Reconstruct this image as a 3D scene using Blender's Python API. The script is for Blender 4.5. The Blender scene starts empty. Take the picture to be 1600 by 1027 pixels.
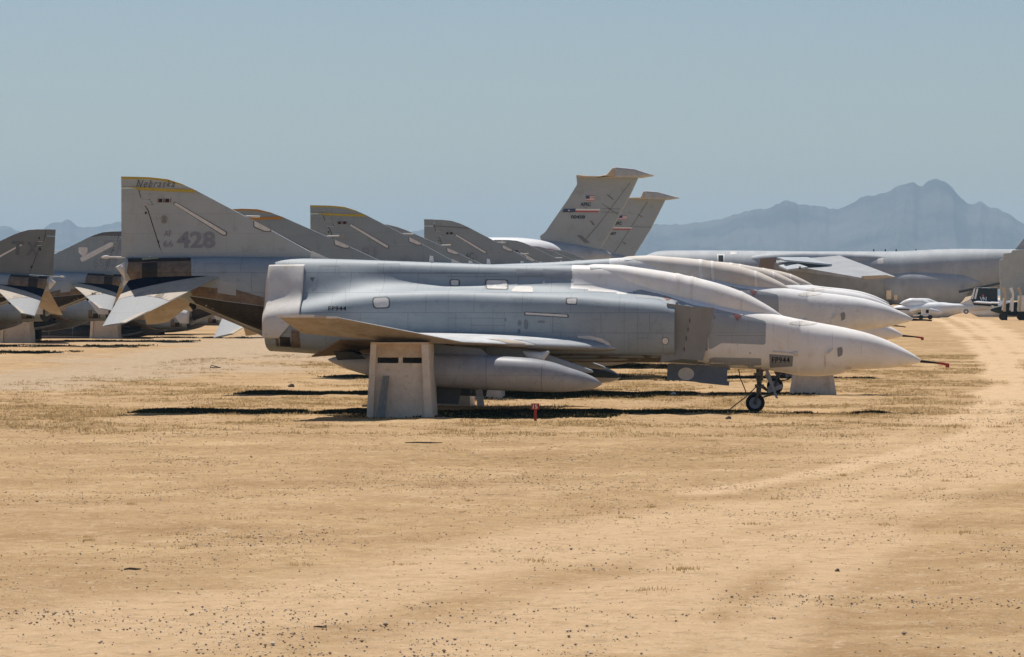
import bpy, bmesh, math, random
import numpy as np
from mathutils import Vector, Matrix
from mathutils.bvhtree import BVHTree
R = math.radians
scene = bpy.context.scene
COL = scene.collection
random.seed(7); rng = np.random.default_rng(11)

# ------------------------------------------------------------------ camera, world, sun, exposure
F = 5700.0; HOR = 460.0; EYE = 2.78; DIST = 86.0
TH = math.atan(534.0 / F)
cam_d = bpy.data.cameras.new("camera"); cam = bpy.data.objects.new("camera", cam_d); COL.objects.link(cam)
cam_d.sensor_width = 36; cam_d.lens = F / 1600 * 36; cam_d.clip_start = 1; cam_d.clip_end = 60000
CAMP = Vector((-1.65, -DIST, EYE))
cam.location = CAMP
cam.rotation_euler = (math.pi / 2 - math.atan((513.5 - HOR) / F), 0, TH)
scene.camera = cam
CR = cam.rotation_euler.to_matrix()

w = bpy.data.worlds.new("World"); scene.world = w; w.use_nodes = True
SUN_EL, SUN_AZ = 64.0, -24.0       # azimuth measured from +Y towards +X
nt = w.node_tree; nt.nodes.clear()
sky = nt.nodes.new('ShaderNodeTexSky'); sky.sky_type = 'NISHITA'; sky.sun_disc = False
sky.sun_elevation = R(SUN_EL); sky.sun_rotation = R(SUN_AZ)
sky.air_density = 1.0; sky.dust_density = 2.0; sky.ozone_density = 2.0; sky.altitude = 800
hs = nt.nodes.new('ShaderNodeHueSaturation'); hs.inputs['Saturation'].default_value = 1.18
bg = nt.nodes.new('ShaderNodeBackground'); bg.inputs[1].default_value = 0.069
wo = nt.nodes.new('ShaderNodeOutputWorld')
nt.links.new(sky.outputs[0], hs.inputs['Color']); nt.links.new(hs.outputs[0], bg.inputs[0]); nt.links.new(bg.outputs[0], wo.inputs[0])

sd = bpy.data.lights.new("sun", 'SUN'); sun = bpy.data.objects.new("sun", sd); COL.objects.link(sun)
sd.energy = 4.4; sd.angle = R(0.5); sd.color = (1.0, 0.95, 0.87)
sv = Vector((math.sin(R(SUN_AZ)) * math.cos(R(SUN_EL)), math.cos(R(SUN_AZ)) * math.cos(R(SUN_EL)), math.sin(R(SUN_EL))))
sun.rotation_euler = sv.to_track_quat('Z', 'Y').to_euler(); sun.location = (0, 0, 60)
scene.view_settings.view_transform = 'Standard'; scene.view_settings.look = 'None'
scene.cycles.volume_bounces = 1
scene.view_settings.exposure = 0.14; scene.view_settings.gamma = 1

# ------------------------------------------------------------------ measuring helpers (sight lines onto real planes)
def ray(u, v):
    return CR @ Vector(((u - 800) / F, (513.5 - v) / F, -1.0))
def L(u, v, Y=0.0):
    d = ray(u, v); t = (Y - CAMP.y) / d.y
    return CAMP + d * t
def G(u, v):
    d = ray(u, v); t = -EYE / d.z
    return CAMP + d * t
def XU(u, Y=0.0): return L(u, 500, Y).x
def ZV(u, v, Y=0.0): return L(u, v, Y).z

GY = [-400, 0, 15, 31, 62, 90, 150, 260, 400, 30000]; GZ = [0, 0, .04, .13, .38, .48, .5, .4, 0, 0]
def gz(y): return float(np.interp(y, GY, GZ))

# ------------------------------------------------------------------ materials
MATS = {}
def mat(name, col, rough=.6, col2=None, scale=3.0, amt=.5, spots=None, metal=0, bump=0, panel=0, streak=1.0, spec=.28, fine=0):
    if name in MATS: return MATS[name]
    m = bpy.data.materials.new(name); m.use_nodes = True; MATS[name] = m
    t = m.node_tree; b = t.nodes['Principled BSDF']
    b.inputs['Roughness'].default_value = rough; b.inputs['Metallic'].default_value = metal
    b.inputs['Specular IOR Level'].default_value = spec
    N = t.nodes.new; K = t.links.new
    tc = N('ShaderNodeTexCoord'); mp = N('ShaderNodeMapping'); mp.inputs['Scale'].default_value = (1 / streak, 1, 1)
    K(tc.outputs['Object'], mp.inputs[0])
    no = N('ShaderNodeTexNoise'); no.inputs['Scale'].default_value = scale; no.inputs['Detail'].default_value = 8; no.inputs['Roughness'].default_value = .65
    K(mp.outputs[0], no.inputs['Vector'])
    cr = N('ShaderNodeValToRGB'); cr.color_ramp.elements[0].position = .38; cr.color_ramp.elements[1].position = .66
    c1 = Vector(col); c2 = Vector(col2) if col2 else c1 * .8
    cr.color_ramp.elements[0].color = (*(c1.lerp(c2, amt)), 1); cr.color_ramp.elements[1].color = (*c1, 1)
    K(no.outputs[0], cr.inputs[0]); out = cr.outputs[0]
    def mult(fac_out, val):
        nonlocal out
        mx = N('ShaderNodeMix'); mx.data_type = 'RGBA'; mx.blend_type = 'MULTIPLY'; K(fac_out, mx.inputs[0])
        mx.inputs[7].default_value = (*val, 1); K(out, mx.inputs[6]); out = mx.outputs[2]
    if fine:
        n3 = N('ShaderNodeTexNoise'); n3.inputs['Scale'].default_value = 40; n3.inputs['Detail'].default_value = 4
        K(tc.outputs['Object'], n3.inputs['Vector'])
        r3 = N('ShaderNodeValToRGB'); r3.color_ramp.elements[0].position = .5; r3.color_ramp.elements[1].position = .7
        K(n3.outputs[0], r3.inputs[0]); mult(r3.outputs[0], (1 - fine,) * 3)
    if spots:
        n2 = N('ShaderNodeTexNoise'); n2.inputs['Scale'].default_value = scale * 3.1; n2.inputs['Detail'].default_value = 6
        K(tc.outputs['Object'], n2.inputs['Vector'])
        r2 = N('ShaderNodeValToRGB'); r2.color_ramp.elements[0].position = .58; r2.color_ramp.elements[1].position = .72
        K(n2.outputs[0], r2.inputs[0]); mult(r2.outputs[0], spots)
    if panel:
        sx = N('ShaderNodeSeparateXYZ'); cx = N('ShaderNodeCombineXYZ'); K(tc.outputs['Object'], sx.inputs[0])
        K(sx.outputs[0], cx.inputs[0]); K(sx.outputs[2], cx.inputs[1])
        br = N('ShaderNodeTexBrick'); br.inputs['Scale'].default_value = 1; br.inputs['Mortar Size'].default_value = .007
        br.inputs['Brick Width'].default_value = 1.13; br.inputs['Row Height'].default_value = .47; br.offset = .37; br.squash = .7; br.squash_frequency = 3
        br.inputs['Color1'].default_value = (0, 0, 0, 1); br.inputs['Color2'].default_value = (.12, .12, .12, 1); br.inputs['Mortar'].default_value = (1, 1, 1, 1)
        K(cx.outputs[0], br.inputs['Vector']); mult(br.outputs[0], (1 - panel, 1 - panel, 1 - panel * .9))
    K(out, b.inputs['Base Color'])
    if bump:
        bp = N('ShaderNodeBump'); bp.inputs['Strength'].default_value = bump; bp.inputs['Distance'].default_value = .02
        K(no.outputs[0], bp.inputs['Height']); K(bp.outputs[0], b.inputs['Normal'])
    return m

M_GREY = mat('grey_paint', (.352, .395, .42), .57, (.258, .305, .335), 1.6, .6, (.86, .86, .87), spec=.36, panel=.34, streak=1.4, fine=.08)
M_GREY2 = mat('lighter_grey_paint', (.40, .42, .43), .5, (.33, .345, .36), 2.5, .6, panel=.2)
M_FIN = mat('fin_grey_paint', (.42, .455, .455), .55, (.355, .385, .385), 1.3, .6, (.86, .85, .83), panel=.14, fine=.06)
M_FIN2 = mat('dark_fin_grey_paint', (.29, .33, .345), .55, (.25, .28, .295), 1.3, .6, (.86, .85, .83), panel=.14, fine=.06)
M_WHITE = mat('white_spray_coat', (.90, .865, .82), .5, (.76, .70, .635), 1.3, .6, (.92, .87, .80), bump=.3, fine=.05)
M_WRAP = mat('white_sheet_wrap', (.70, .67, .63), .7, (.60, .55, .50), 2.2, .7, (.9, .84, .76), bump=.25)
M_PATCH = mat('white_patch', (.74, .71, .67), .6, (.6, .55, .5), 9, .7)
M_BLACK = mat('black_rubber', (.02, .02, .02), .8)
M_DARK = mat('dark_hollow', (.012, .013, .015), .9)
M_TI = mat('scorched_metal', (.05, .045, .04), .45, (.03, .027, .025), 4, .8, (.6, .5, .4), metal=.3, panel=.3)
M_TIB = mat('brown_heat_tinted_metal', (.24, .18, .13), .5, (.13, .10, .075), 5, .9, (.7, .6, .5), metal=.2, panel=.35)
M_TAN = mat('tan_primer', (.50, .42, .33), .65, (.40, .33, .26), 5, .7)
M_UNDER = mat('dirty_tan_underside', (.42, .385, .34), .65, (.30, .25, .20), 2.2, .8, (.78, .66, .54), fine=.1)  # tan holds dirt plus ground bounce light put into the colour
M_STABL = mat('stab_grey', (.33, .335, .335), .65, (.30, .305, .31), 2, .5, panel=.15)
M_STABD = mat('dark_stab_metal', (.02, .028, .04), .9, (.014, .02, .03), 3, .6, spec=.02)
M_TANK = mat('tank_grey_paint', (.36, .365, .375), .4, (.27, .27, .285), 2.3, .7, (.85, .82, .8), panel=.15, fine=.06)
M_DOOR = mat('blue_grey_door_paint', (.17, .20, .24), .55, (.13, .155, .19), 6, .7)
M_YEL = mat('yellow_stripe', (.52, .39, .06), .6, (.42, .31, .07), 8, .7)
M_ORG = mat('orange_stripe', (.50, .24, .05), .6, (.42, .2, .05), 8, .7)
M_BROWNS = mat('faded_brown_stripe', (.20, .17, .15), .6)
M_INKG = mat('blue_grey_ink', (.21, .22, .26), .6, (.27, .285, .31), 14, .7)
M_INKD = mat('dark_grey_ink', (.10, .105, .11), .6, (.16, .17, .18), 14, .7)
M_INK = mat('black_ink', (.02, .02, .022), .6)
M_RED = mat('red_paint', (.36, .045, .035), .6, (.3, .04, .03), 6, .6)
M_FRED = mat('faded_red', (.30, .13, .11), .6)
M_LRED = mat('flag_red', (.42, .09, .09), .6)
M_NAVY = mat('flag_blue', (.03, .045, .10), .6)
M_SIGNW = mat('sign_white', (.8, .8, .78), .6)
M_STAND = mat('weathered_plywood_paint', (.76, .66, .54), .75, (.63, .53, .42), 3.5, .8, (.86, .78, .7), bump=.25, fine=.12)
M_STANDR = mat('rusty_stained_plywood', (.64, .50, .35), .75, (.50, .36, .23), 5, .8)
M_WOOD = mat('old_grey_board', (.27, .265, .24), .8, (.17, .17, .155), 8, .8, bump=.4, streak=.3)
M_STEEL = mat('dirty_steel', (.13, .12, .11), .5, (.08, .07, .06), 9, .8, metal=.5)
M_HUB = mat('wheel_hub_paint', (.34, .35, .36), .5, (.25, .25, .25), 20, .6)
M_DKHUB = mat('dark_hub', (.07, .07, .07), .6)
M_DARKT = mat('dark_tank_top', (.03, .04, .05), .6, (.02, .025, .03), 3, .6, spec=.2)
M_C5 = mat('cargo_grey_paint', (.35, .39, .41), .6, (.28, .315, .33), .25, .8, (.88, .86, .84), streak=2, fine=.05)
M_C5F = mat('cargo_fuselage_paint', (.45, .47, .48), .6, (.34, .36, .375), .22, .9, (.85, .85, .86), streak=.5)
M_LEAD = mat('tan_leading_edge', (.55, .44, .30), .6)
M_GLASS = mat('dark_glass', (.03, .05, .06), .15)
M_TRW = mat('trainer_white', (.78, .78, .77), .4, (.66, .66, .66), 1.5, .6)
M_TRB = mat('trainer_dark_green_black', (.012, .022, .022), .5)
M_CABLE = mat('cable', (.03, .03, .03), .8)

# ------------------------------------------------------------------ object helpers
def link(o, parent=None):
    COL.objects.link(o)
    if parent: o.parent = parent
    return o
def mobj(name, verts, faces, mats, parent=None, off=None, smooth=False, midx=None, sharp=35):
    me = bpy.data.meshes.new(name)
    if off is not None: verts = [(v[0] - off[0], v[1] - off[1], v[2] - off[2]) for v in verts]
    else: verts = [tuple(v) for v in verts]
    me.from_pydata(verts, [], [list(f) for f in faces]); 
    if not isinstance(mats, (list, tuple)): mats = [mats]
    for m in mats: me.materials.append(m)
    if midx is not None: me.polygons.foreach_set('material_index', midx)
    me.validate()
    if smooth:
        me.polygons.foreach_set('use_smooth', [True] * len(me.polygons))
        me.set_sharp_from_angle(angle=R(sharp))
    me.update()
    return link(bpy.data.objects.new(name, me), parent)
def fixn(o):
    bm = bmesh.new(); bm.from_mesh(o.data); bmesh.ops.recalc_face_normals(bm, faces=bm.faces); bm.to_mesh(o.data); bm.free(); return o
def empty(name, loc, rz=0):
    o = bpy.data.objects.new(name, None); o.location = loc; o.rotation_euler = (0, 0, rz); o.empty_display_size = .3
    return link(o)
def tag(o, label=None, cat=None, group=None, kind=None):
    if label: o['label'] = label
    if cat: o['category'] = cat
    if group: o['group'] = group
    if kind: o['kind'] = kind
    return o
def copy_tree(o, parent=None):
    c = o.copy(); COL.objects.link(c); c.parent = parent
    for ch in list(o.children): copy_tree(ch, c)
    return c

class MB:
    def __init__(s): s.v = []; s.f = []; s.m = []
    def add(s, v, f, m=0):
        n = len(s.v); s.v += [tuple(p) for p in v]; s.f += [[i + n for i in q] for q in f]; s.m += [m] * len(f)
    def box(s, a, b, m=0):
        x0, y0, z0 = a; x1, y1, z1 = b
        v = [(x0, y0, z0), (x1, y0, z0), (x1, y1, z0), (x0, y1, z0), (x0, y0, z1), (x1, y0, z1), (x1, y1, z1), (x0, y1, z1)]
        s.add(v, [(0, 3, 2, 1), (4, 5, 6, 7), (0, 1, 5, 4), (1, 2, 6, 5), (2, 3, 7, 6), (3, 0, 4, 7)], m)
    def hexa(s, bot, top, m=0):
        s.add(list(bot) + list(top), [(3, 2, 1, 0), (4, 5, 6, 7), (0, 1, 5, 4), (1, 2, 6, 5), (2, 3, 7, 6), (3, 0, 4, 7)], m)
    def prism(s, poly, d, m=0):
        """poly: list of 3D points, extruded by vector d"""
        n = len(poly); a = [Vector(p) for p in poly]; b = [p + Vector(d) for p in a]
        s.add(a + b, [list(range(n))[::-1], list(range(n, 2 * n))] + [(i, (i + 1) % n, n + (i + 1) % n, n + i) for i in range(n)], m)
    def tube(s, pts, rad, seg=10, m=0, cap=True):
        pts = [Vector(p) for p in pts]; n = len(pts)
        rad = rad if isinstance(rad, (list, tuple)) else [rad] * n
        vs = []
        for i, p in enumerate(pts):
            t = (pts[min(i + 1, n - 1)] - pts[max(i - 1, 0)])
            t = t.normalized() if t.length > 1e-9 else Vector((0, 0, 1))
            a = t.orthogonal().normalized() if i == 0 else (a - t * a.dot(t)).normalized()
            b = t.cross(a)
            vs += [p + (a * math.cos(2 * math.pi * k / seg) + b * math.sin(2 * math.pi * k / seg)) * rad[i] for k in range(seg)]
        fs = [(i * seg + k, i * seg + (k + 1) % seg, (i + 1) * seg + (k + 1) % seg, (i + 1) * seg + k) for i in range(n - 1) for k in range(seg)]
        if cap: fs += [list(range(seg))[::-1], list(range((n - 1) * seg, n * seg))]
        s.add(vs, fs, m)
    def build(s, name, mats, parent=None, off=None, smooth=False, sharp=35):
        return fixn(mobj(name, s.v, s.f, mats, parent, off, smooth, s.m, sharp))

def rounded(poly, r, n=4):
    out = []; N = len(poly)
    for i in range(N):
        p = Vector(poly[i]); a = Vector(poly[i - 1]) - p; b = Vector(poly[(i + 1) % N]) - p
        ra = min(r, a.length * .45); rb = min(r, b.length * .45)
        A = p + a.normalized() * ra; B = p + b.normalized() * rb
        for k in range(n + 1):
            t = k / n; out.append(tuple(A * (1 - t) ** 2 + p * 2 * t * (1 - t) + B * t ** 2))
    return out
def ell(cx, cy, rx, ry, n=20):
    return [(cx + rx * math.cos(2 * math.pi * k / n), cy + ry * math.sin(2 * math.pi * k / n)) for k in range(n)]

def grid_poly(poly, step):
    """fill a 2D polygon and cut it on a grid; returns verts, faces"""
    bm = bmesh.new(); vs = [bm.verts.new((p[0], p[1], 0)) for p in poly]
    bm.faces.new(vs)
    bmesh.ops.triangulate(bm, faces=bm.faces[:])
    xs = [p[0] for p in poly]; ys = [p[1] for p in poly]
    for ax, (lo, hi) in ((0, (min(xs), max(xs))), (1, (min(ys), max(ys)))):
        k = math.floor(lo / step) + 1
        while k * step < hi:
            co = [0, 0, 0]; co[ax] = k * step; n = [0, 0, 0]; n[ax] = 1
            bmesh.ops.bisect_plane(bm, geom=bm.verts[:] + bm.edges[:] + bm.faces[:], plane_co=co, plane_no=n); k += 1
    bm.verts.index_update()
    v = [tuple(x.co) for x in bm.verts]; f = [[q.index for q in x.verts] for x in bm.faces]; bm.free()
    return v, f
def decal(name, polys, mapfn, m, parent, off, step=6):
    """thin surface patches: 2D polygons mapped onto a real surface"""
    mb = MB()
    for poly in polys:
        v, f = grid_poly(poly, step) if step else (None, None)
        pv = [mapfn(p[0], p[1]) for p in v]
        if any(p is None for p in pv):
            f = [q for q in f if all(pv[i] is not None for i in q)]; pv = [p if p is not None else (0, 0, -50) for p in pv]
            used = sorted({i for q in f for i in q}); ix = {k: i for i, k in enumerate(used)}
            pv = [pv[k] for k in used]; f = [[ix[i] for i in q] for q in f]
        mb.add(pv, f)
    if not mb.f: return None
    return mobj(name, mb.v, mb.f, m, parent, off, True)
def text_mesh(s, shear=0, bold=0.0, spacing=1.0, align='LEFT'):
    cu = bpy.data.curves.new('t', 'FONT'); cu.body = s; cu.shear = shear; cu.offset = bold; cu.space_character = spacing
    cu.align_x = align; cu.resolution_u = 3
    o = bpy.data.objects.new('t', cu); COL.objects.link(o)
    dg = bpy.context.evaluated_depsgraph_get(); me = bpy.data.meshes.new_from_object(o.evaluated_get(dg))
    v = [tuple(x.co) for x in me.vertices]; f = [list(p.vertices) for p in me.polygons]
    bpy.data.objects.remove(o); bpy.data.meshes.remove(me); bpy.data.curves.remove(cu)
    xs = [p[0] for p in v]; ys = [p[1] for p in v]
    return [((p[0] - min(xs)) / (max(xs) - min(xs)), (p[1] - min(ys)) / (max(ys) - min(ys))) for p in v], f
def text_decal(name, s, box, mapfn, m, parent, off, flip=False, **kw):
    """box in map units (u0, v_top, u1, v_bottom)"""
    v, f = text_mesh(s, **kw); u0, vt, u1, vb = box
    pts = []
    for a, b in v:
        if flip: a = 1 - a
        pts.append(mapfn(u0 + (u1 - u0) * a, vb + (vt - vb) * b))
    f = [q for q in f if all(pts[i] is not None for i in q)]
    pts = [p if p is not None else pts[f[0][0]] for p in pts]
    return mobj(name, pts, f, m, parent, off)

def pchip(xs, ys):
    xs = np.array(xs, float); ys = np.array(ys, float)
    o = np.argsort(xs); xs = xs[o]; ys = ys[o]
    h = np.diff(xs); d = np.diff(ys) / h; m = np.zeros(len(xs)); m[0] = d[0]; m[-1] = d[-1]
    for i in range(1, len(xs) - 1):
        if d[i - 1] * d[i] > 0:
            w1 = 2 * h[i] + h[i - 1]; w2 = h[i] + 2 * h[i - 1]; m[i] = (w1 + w2) / (w1 / d[i - 1] + w2 / d[i])
    def fn(x):
        x = min(max(x, xs[0]), xs[-1]); i = min(max(np.searchsorted(xs, x) - 1, 0), len(xs) - 2)
        t = (x - xs[i]) / h[i]
        return float((2*t**3-3*t**2+1)*ys[i] + (t**3-2*t**2+t)*h[i]*m[i] + (-2*t**3+3*t**2)*ys[i+1] + (t**3-t**2)*h[i]*m[i+1])
    return fn

# ================================================================== GROUND
def vnoise(X, Y, s, seed):
    r = np.random.default_rng(seed); T = r.random((256, 256))
    x = X / s; y = Y / s; xi = np.floor(x).astype(int); yi = np.floor(y).astype(int); fx = x - xi; fy = y - yi
    fx = fx * fx * (3 - 2 * fx); fy = fy * fy * (3 - 2 * fy)
    g = lambda a, b: T[a % 256, b % 256]
    return (g(xi, yi) * (1 - fx) + g(xi + 1, yi) * fx) * (1 - fy) + (g(xi, yi + 1) * (1 - fx) + g(xi + 1, yi + 1) * fx) * fy - .5
def grow(start, step, ratio, end):
    out = [start]
    while out[-1] < end: step *= ratio; out.append(out[-1] + step)
    return out
xs_ = np.arange(-32, 12, .13); xr = np.array(grow(12, .13, 1.10, 13500)[1:]); xl = -np.array(grow(32, .13, 1.10, 13500)[1:])[::-1]
XS = np.concatenate([xl, xs_, xr])
ys_ = np.arange(-64, 8, .10); yf = np.array(grow(8, .10, 1.022, 13500)[1:]); yn = -np.array(grow(64, .10, 1.2, 13500)[1:])[::-1]
YS = np.concatenate([yn, ys_, yf])
GXm, GYm = np.meshgrid(XS, YS)
fade = np.clip(1 - (np.abs(GYm + 25) - 90) / 150, 0, 1) * np.clip(1 - (np.abs(GXm + 10) - 40) / 60, 0, 1)
Hh = .04 * vnoise(GXm, GYm, 3.3, 1) + .04 * vnoise(GXm, GYm, 1.1, 2) + .03 * vnoise(GXm, GYm, .5, 3) + .038 * vnoise(GXm, GYm, .26, 4) * np.clip(vnoise(GXm, GYm, 2.7, 9) * 3 + .6, 0, 1)
def polydist(px, py, pts):
    d = np.full(px.shape, 1e9)
    for (a, b), (c, e) in zip(pts[:-1], pts[1:]):
        vx, vy = c - a, e - b; t = np.clip(((px - a) * vx + (py - b) * vy) / (vx * vx + vy * vy), 0, 1)
        d = np.minimum(d, np.hypot(px - a - t * vx, py - b - t * vy))
    return d
def gpts(l):
    return [(G(u, v).x, G(u, v).y) for u, v in l]
wob = 1.6 * vnoise(GXm, GYm, 5, 21) + .8 * vnoise(GXm, GYm, 1.3, 22)
def zone(pts, wid, soft):
    d = polydist(GXm, GYm, gpts(pts)) + wob * soft
    return np.clip((wid - d) / soft + .5, 0, 1)
track = np.maximum.reduce([
    zone([(1445, 494), (1480, 515), (1520, 548), (1552, 580), (1562, 610), (1530, 640), (1480, 662)], .45, .45),
    zone([(1462, 493), (1530, 508), (1580, 545), (1640, 580)], .8, .6),
    zone([(1640, 600), (1600, 680), (1500, 730), (1250, 790), (900, 850), (500, 930), (100, 1000)], 1.2, .9) * .8,
    zone([(1640, 700), (1400, 800), (1000, 920), (700, 1040)], .8, .8) * .8,
    zone([(1475, 492), (1508, 512), (1550, 545), (1578, 580), (1590, 612), (1560, 650), (1500, 690), (1300, 735), (1100, 770)], .5, .4),
    zone([(1600, 655), (1450, 730), (1250, 830), (1100, 920), (1000, 1020)], .35, .35) * .8, zone([(1640, 690), (1500, 760), (1330, 860), (1220, 950), (1150, 1040)], .35, .35) * .8,
    zone([(1520, 640), (1300, 720), (900, 760), (300, 790), (-50, 800)], .9, 1.3) * .45])
road = np.maximum(zone([(-80, 606), (150, 592), (330, 570), (430, 552), (470, 540)], 4.5, 3), zone([(-80, 560), (200, 548), (440, 535)], 3, 3) * .6)
X2 = GXm; Y2 = GYm + wob * 1.0
grass = np.clip((Y2 + 17) / 7, 0, 1) * np.clip((21 - np.abs(X2 + 12.5)) / 6, 0, 1) * np.clip(1.15 - (Y2 - 60) / 170, 0, 1) * (1 - track) * (1 - road * .8)
grass = np.maximum(grass, np.clip((5.5 - np.hypot((X2 + 5.5) / 1.25, (Y2 + 24) / 1.7)) / 3, 0, 1) * .8 * (1 - track))
grass = np.maximum(grass, np.clip((5 - np.hypot((X2 + 13) / 2.0, (Y2 + 20) / .9)) / 3, 0, 1) * .5)
grass = np.maximum(grass, np.clip(vnoise(GXm, GYm, 7, 31) * 3 + .1, 0, 1) * .45 * (1 - track))
grass = grass * np.clip(.38 + 3.4 * vnoise(GXm, GYm, 2.4, 41) + 2.0 * vnoise(GXm, GYm, .8, 42), 0, 1)
ZG = np.interp(GYm, GY, GZ) + Hh * fade * (1 - .6 * track)
def ground_z(x, y):
    i = min(max(np.searchsorted(XS, x) - 1, 0), len(XS) - 2); j = min(max(np.searchsorted(YS, y) - 1, 0), len(YS) - 2)
    tx = (x - XS[i]) / (XS[i+1] - XS[i]); ty = (y - YS[j]) / (YS[j+1] - YS[j])
    return float((ZG[j, i] * (1-tx) + ZG[j, i+1] * tx) * (1-ty) + (ZG[j+1, i] * (1-tx) + ZG[j+1, i+1] * tx) * ty)
def grass_at(x, y):
    i = min(max(np.searchsorted(XS, x), 0), len(XS) - 1); j = min(max(np.searchsorted(YS, y), 0), len(YS) - 1); return grass[j, i]
nx, ny = len(XS), len(YS)
me = bpy.data.meshes.new("ground"); me.vertices.add(nx * ny)
co = np.stack([GXm, GYm, ZG], -1).astype(np.float32).reshape(-1); me.vertices.foreach_set('co', co)
idx = np.arange(nx * ny).reshape(ny, nx)
q = np.stack([idx[:-1, :-1], idx[:-1, 1:], idx[1:, 1:], idx[1:, :-1]], -1).reshape(-1, 4)
me.loops.add(q.size); me.loops.foreach_set('vertex_index', q.reshape(-1).astype(np.int32))
me.polygons.add(len(q)); me.polygons.foreach_set('loop_start', (np.arange(len(q)) * 4).astype(np.int32))
me.update(calc_edges=True); me.polygons.foreach_set('use_smooth', [True] * len(q))
ca = me.color_attributes.new('zone', 'FLOAT_COLOR', 'POINT')
gravel = np.clip((-GYm - 38 + wob * 4) / 14, 0, 1)
ca.data.foreach_set('color', np.stack([track, grass, road, gravel], -1).astype(np.float32).reshape(-1))
ground = link(bpy.data.objects.new("ground", me)); tag(ground, kind='structure')

gm = bpy.data.materials.new('desert_ground'); gm.use_nodes = True; t = gm.node_tree; N = t.nodes.new; K = t.links.new
b = t.nodes['Principled BSDF']; b.inputs['Roughness'].default_value = .95; b.inputs['Specular IOR Level'].default_value = .1
at = N('ShaderNodeAttribute'); at.attribute_name = 'zone'; sp = N('ShaderNodeSeparateColor'); K(at.outputs['Color'], sp.inputs[0])
tc = N('ShaderNodeTexCoord')
def noise(s, d=6, r=.6, v=None):
    n = N('ShaderNodeTexNoise'); n.inputs['Scale'].default_value = s; n.inputs['Detail'].default_value = d; n.inputs['Roughness'].default_value = r
    K(v or tc.outputs['Object'], n.inputs['Vector']); return n.outputs[0]
def ramp(i, a, bb, c0=(0, 0, 0), c1=(1, 1, 1)):
    r = N('ShaderNodeValToRGB'); r.color_ramp.elements[0].position = a; r.color_ramp.elements[1].position = bb
    r.color_ramp.elements[0].color = (*c0, 1); r.color_ramp.elements[1].color = (*c1, 1); K(i, r.inputs[0]); return r.outputs[0]
def mix(fac, a, bb, mode='MIX'):
    m = N('ShaderNodeMix'); m.data_type = 'RGBA'; m.blend_type = mode
    for s, x in ((0, fac), (6, a), (7, bb)):
        if isinstance(x, (int, float)): m.inputs[s].default_value = x
        elif isinstance(x, tuple): m.inputs[s].default_value = (*x, 1)
        else: K(x, m.inputs[s])
    return m.outputs[2]
def mth(op, a, bb):
    m = N('ShaderNodeMath'); m.operation = op
    for s, x in ((0, a), (1, bb)):
        if isinstance(x, (int, float)): m.inputs[s].default_value = x
        else: K(x, m.inputs[s])
    return m.outputs[0]
base = ramp(noise(.35, 9, .7), .37, .64, (.41, .255, .125), (.62, .425, .23))
base = mix(ramp(noise(2.2, 9, .75), .48, .72), base, (.38, .235, .115))
base = mix(ramp(noise(.13, 6, .7), .50, .64), base, (.47, .30, .155))
base = mix(ramp(noise(.9, 9, .75), .53, .66), base, (.66, .465, .28))
base = mix(mth('MULTIPLY', sp.outputs[0], .95), base, ramp(noise(1.5, 8, .7), .3, .7, (.62, .425, .25), (.76, .54, .335)))
gcol = ramp(noise(4, 9, .75), .38, .62, (.23, .145, .06), (.54, .35, .17))
base = mix(mth('MULTIPLY', sp.outputs[1], ramp(noise(1.4, 7, .7), .30, .56)), base, gcol)
base = mix(mth('MULTIPLY', sp.outputs[2], .75), base, ramp(noise(3, 8, .7), .35, .7, (.42, .32, .23), (.57, .44, .32)))
vo = N('ShaderNodeTexVoronoi'); vo.inputs['Scale'].default_value = 17; vo.feature = 'F1'; K(tc.outputs['Object'], vo.inputs['Vector'])
vc = ramp(vo.outputs['Color'], .0, 1.0, (.30, .23, .18), (.78, .66, .54))
stone = mth('MULTIPLY', ramp(vo.outputs['Distance'], .30, .20, (0, 0, 0), (1, 1, 1)), ramp(noise(1.1, 5, .7), .50, .66))
r_ = N('ShaderNodeValToRGB'); r_.color_ramp.elements[0].position = .2; r_.color_ramp.elements[0].color = (1, 1, 1, 1); r_.color_ramp.elements[1].position = .32; r_.color_ramp.elements[1].color = (0, 0, 0, 1)
K(vo.outputs['Distance'], r_.inputs[0])
stone = mth('MULTIPLY', r_.outputs[0], mth('ADD', mth('MULTIPLY', ramp(noise(.8, 6, .75), .5, .68), .45), mth('MULTIPLY', at.outputs['Alpha'], mth('MULTIPLY', ramp(noise(.5, 6, .7), .42, .62), .5))))
base = mix(stone, base, vc)
spk = ramp(noise(34, 3, .6), .60, .72)
base = mix(mth('MULTIPLY', spk, .5), base, (.26, .17, .10))
spk2 = ramp(noise(21, 3, .6), .64, .74)
base = mix(mth('MULTIPLY', spk2, .35), base, (.80, .68, .52))
K(base, b.inputs['Base Color'])
spk3 = ramp(noise(9, 5, .7), .58, .68)
base = mix(mth('MULTIPLY', spk3, .55), base, (.30, .19, .10))
base = mix(1.0, base, (.945, .935, .895), 'MULTIPLY')
base = mix(mth('MULTIPLY', ramp(noise(3.6, 9, .75), .50, .64), .62), base, (.37, .245, .13))
base = mix(mth('MULTIPLY', ramp(noise(6.5, 9, .75), .53, .66), .55), base, (.74, .56, .37))
K(base, b.inputs['Base Color'])
hgt = mth('ADD', mth('MULTIPLY', noise(24, 6, .75), 1.0), mth('MULTIPLY', noise(5, 5, .6), 1.6))
bp = N('ShaderNodeBump'); bp.inputs['Strength'].default_value = .8; bp.inputs['Distance'].default_value = .035; K(hgt, bp.inputs['Height']); K(bp.outputs[0], b.inputs['Normal'])
me.materials.append(gm)

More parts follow.
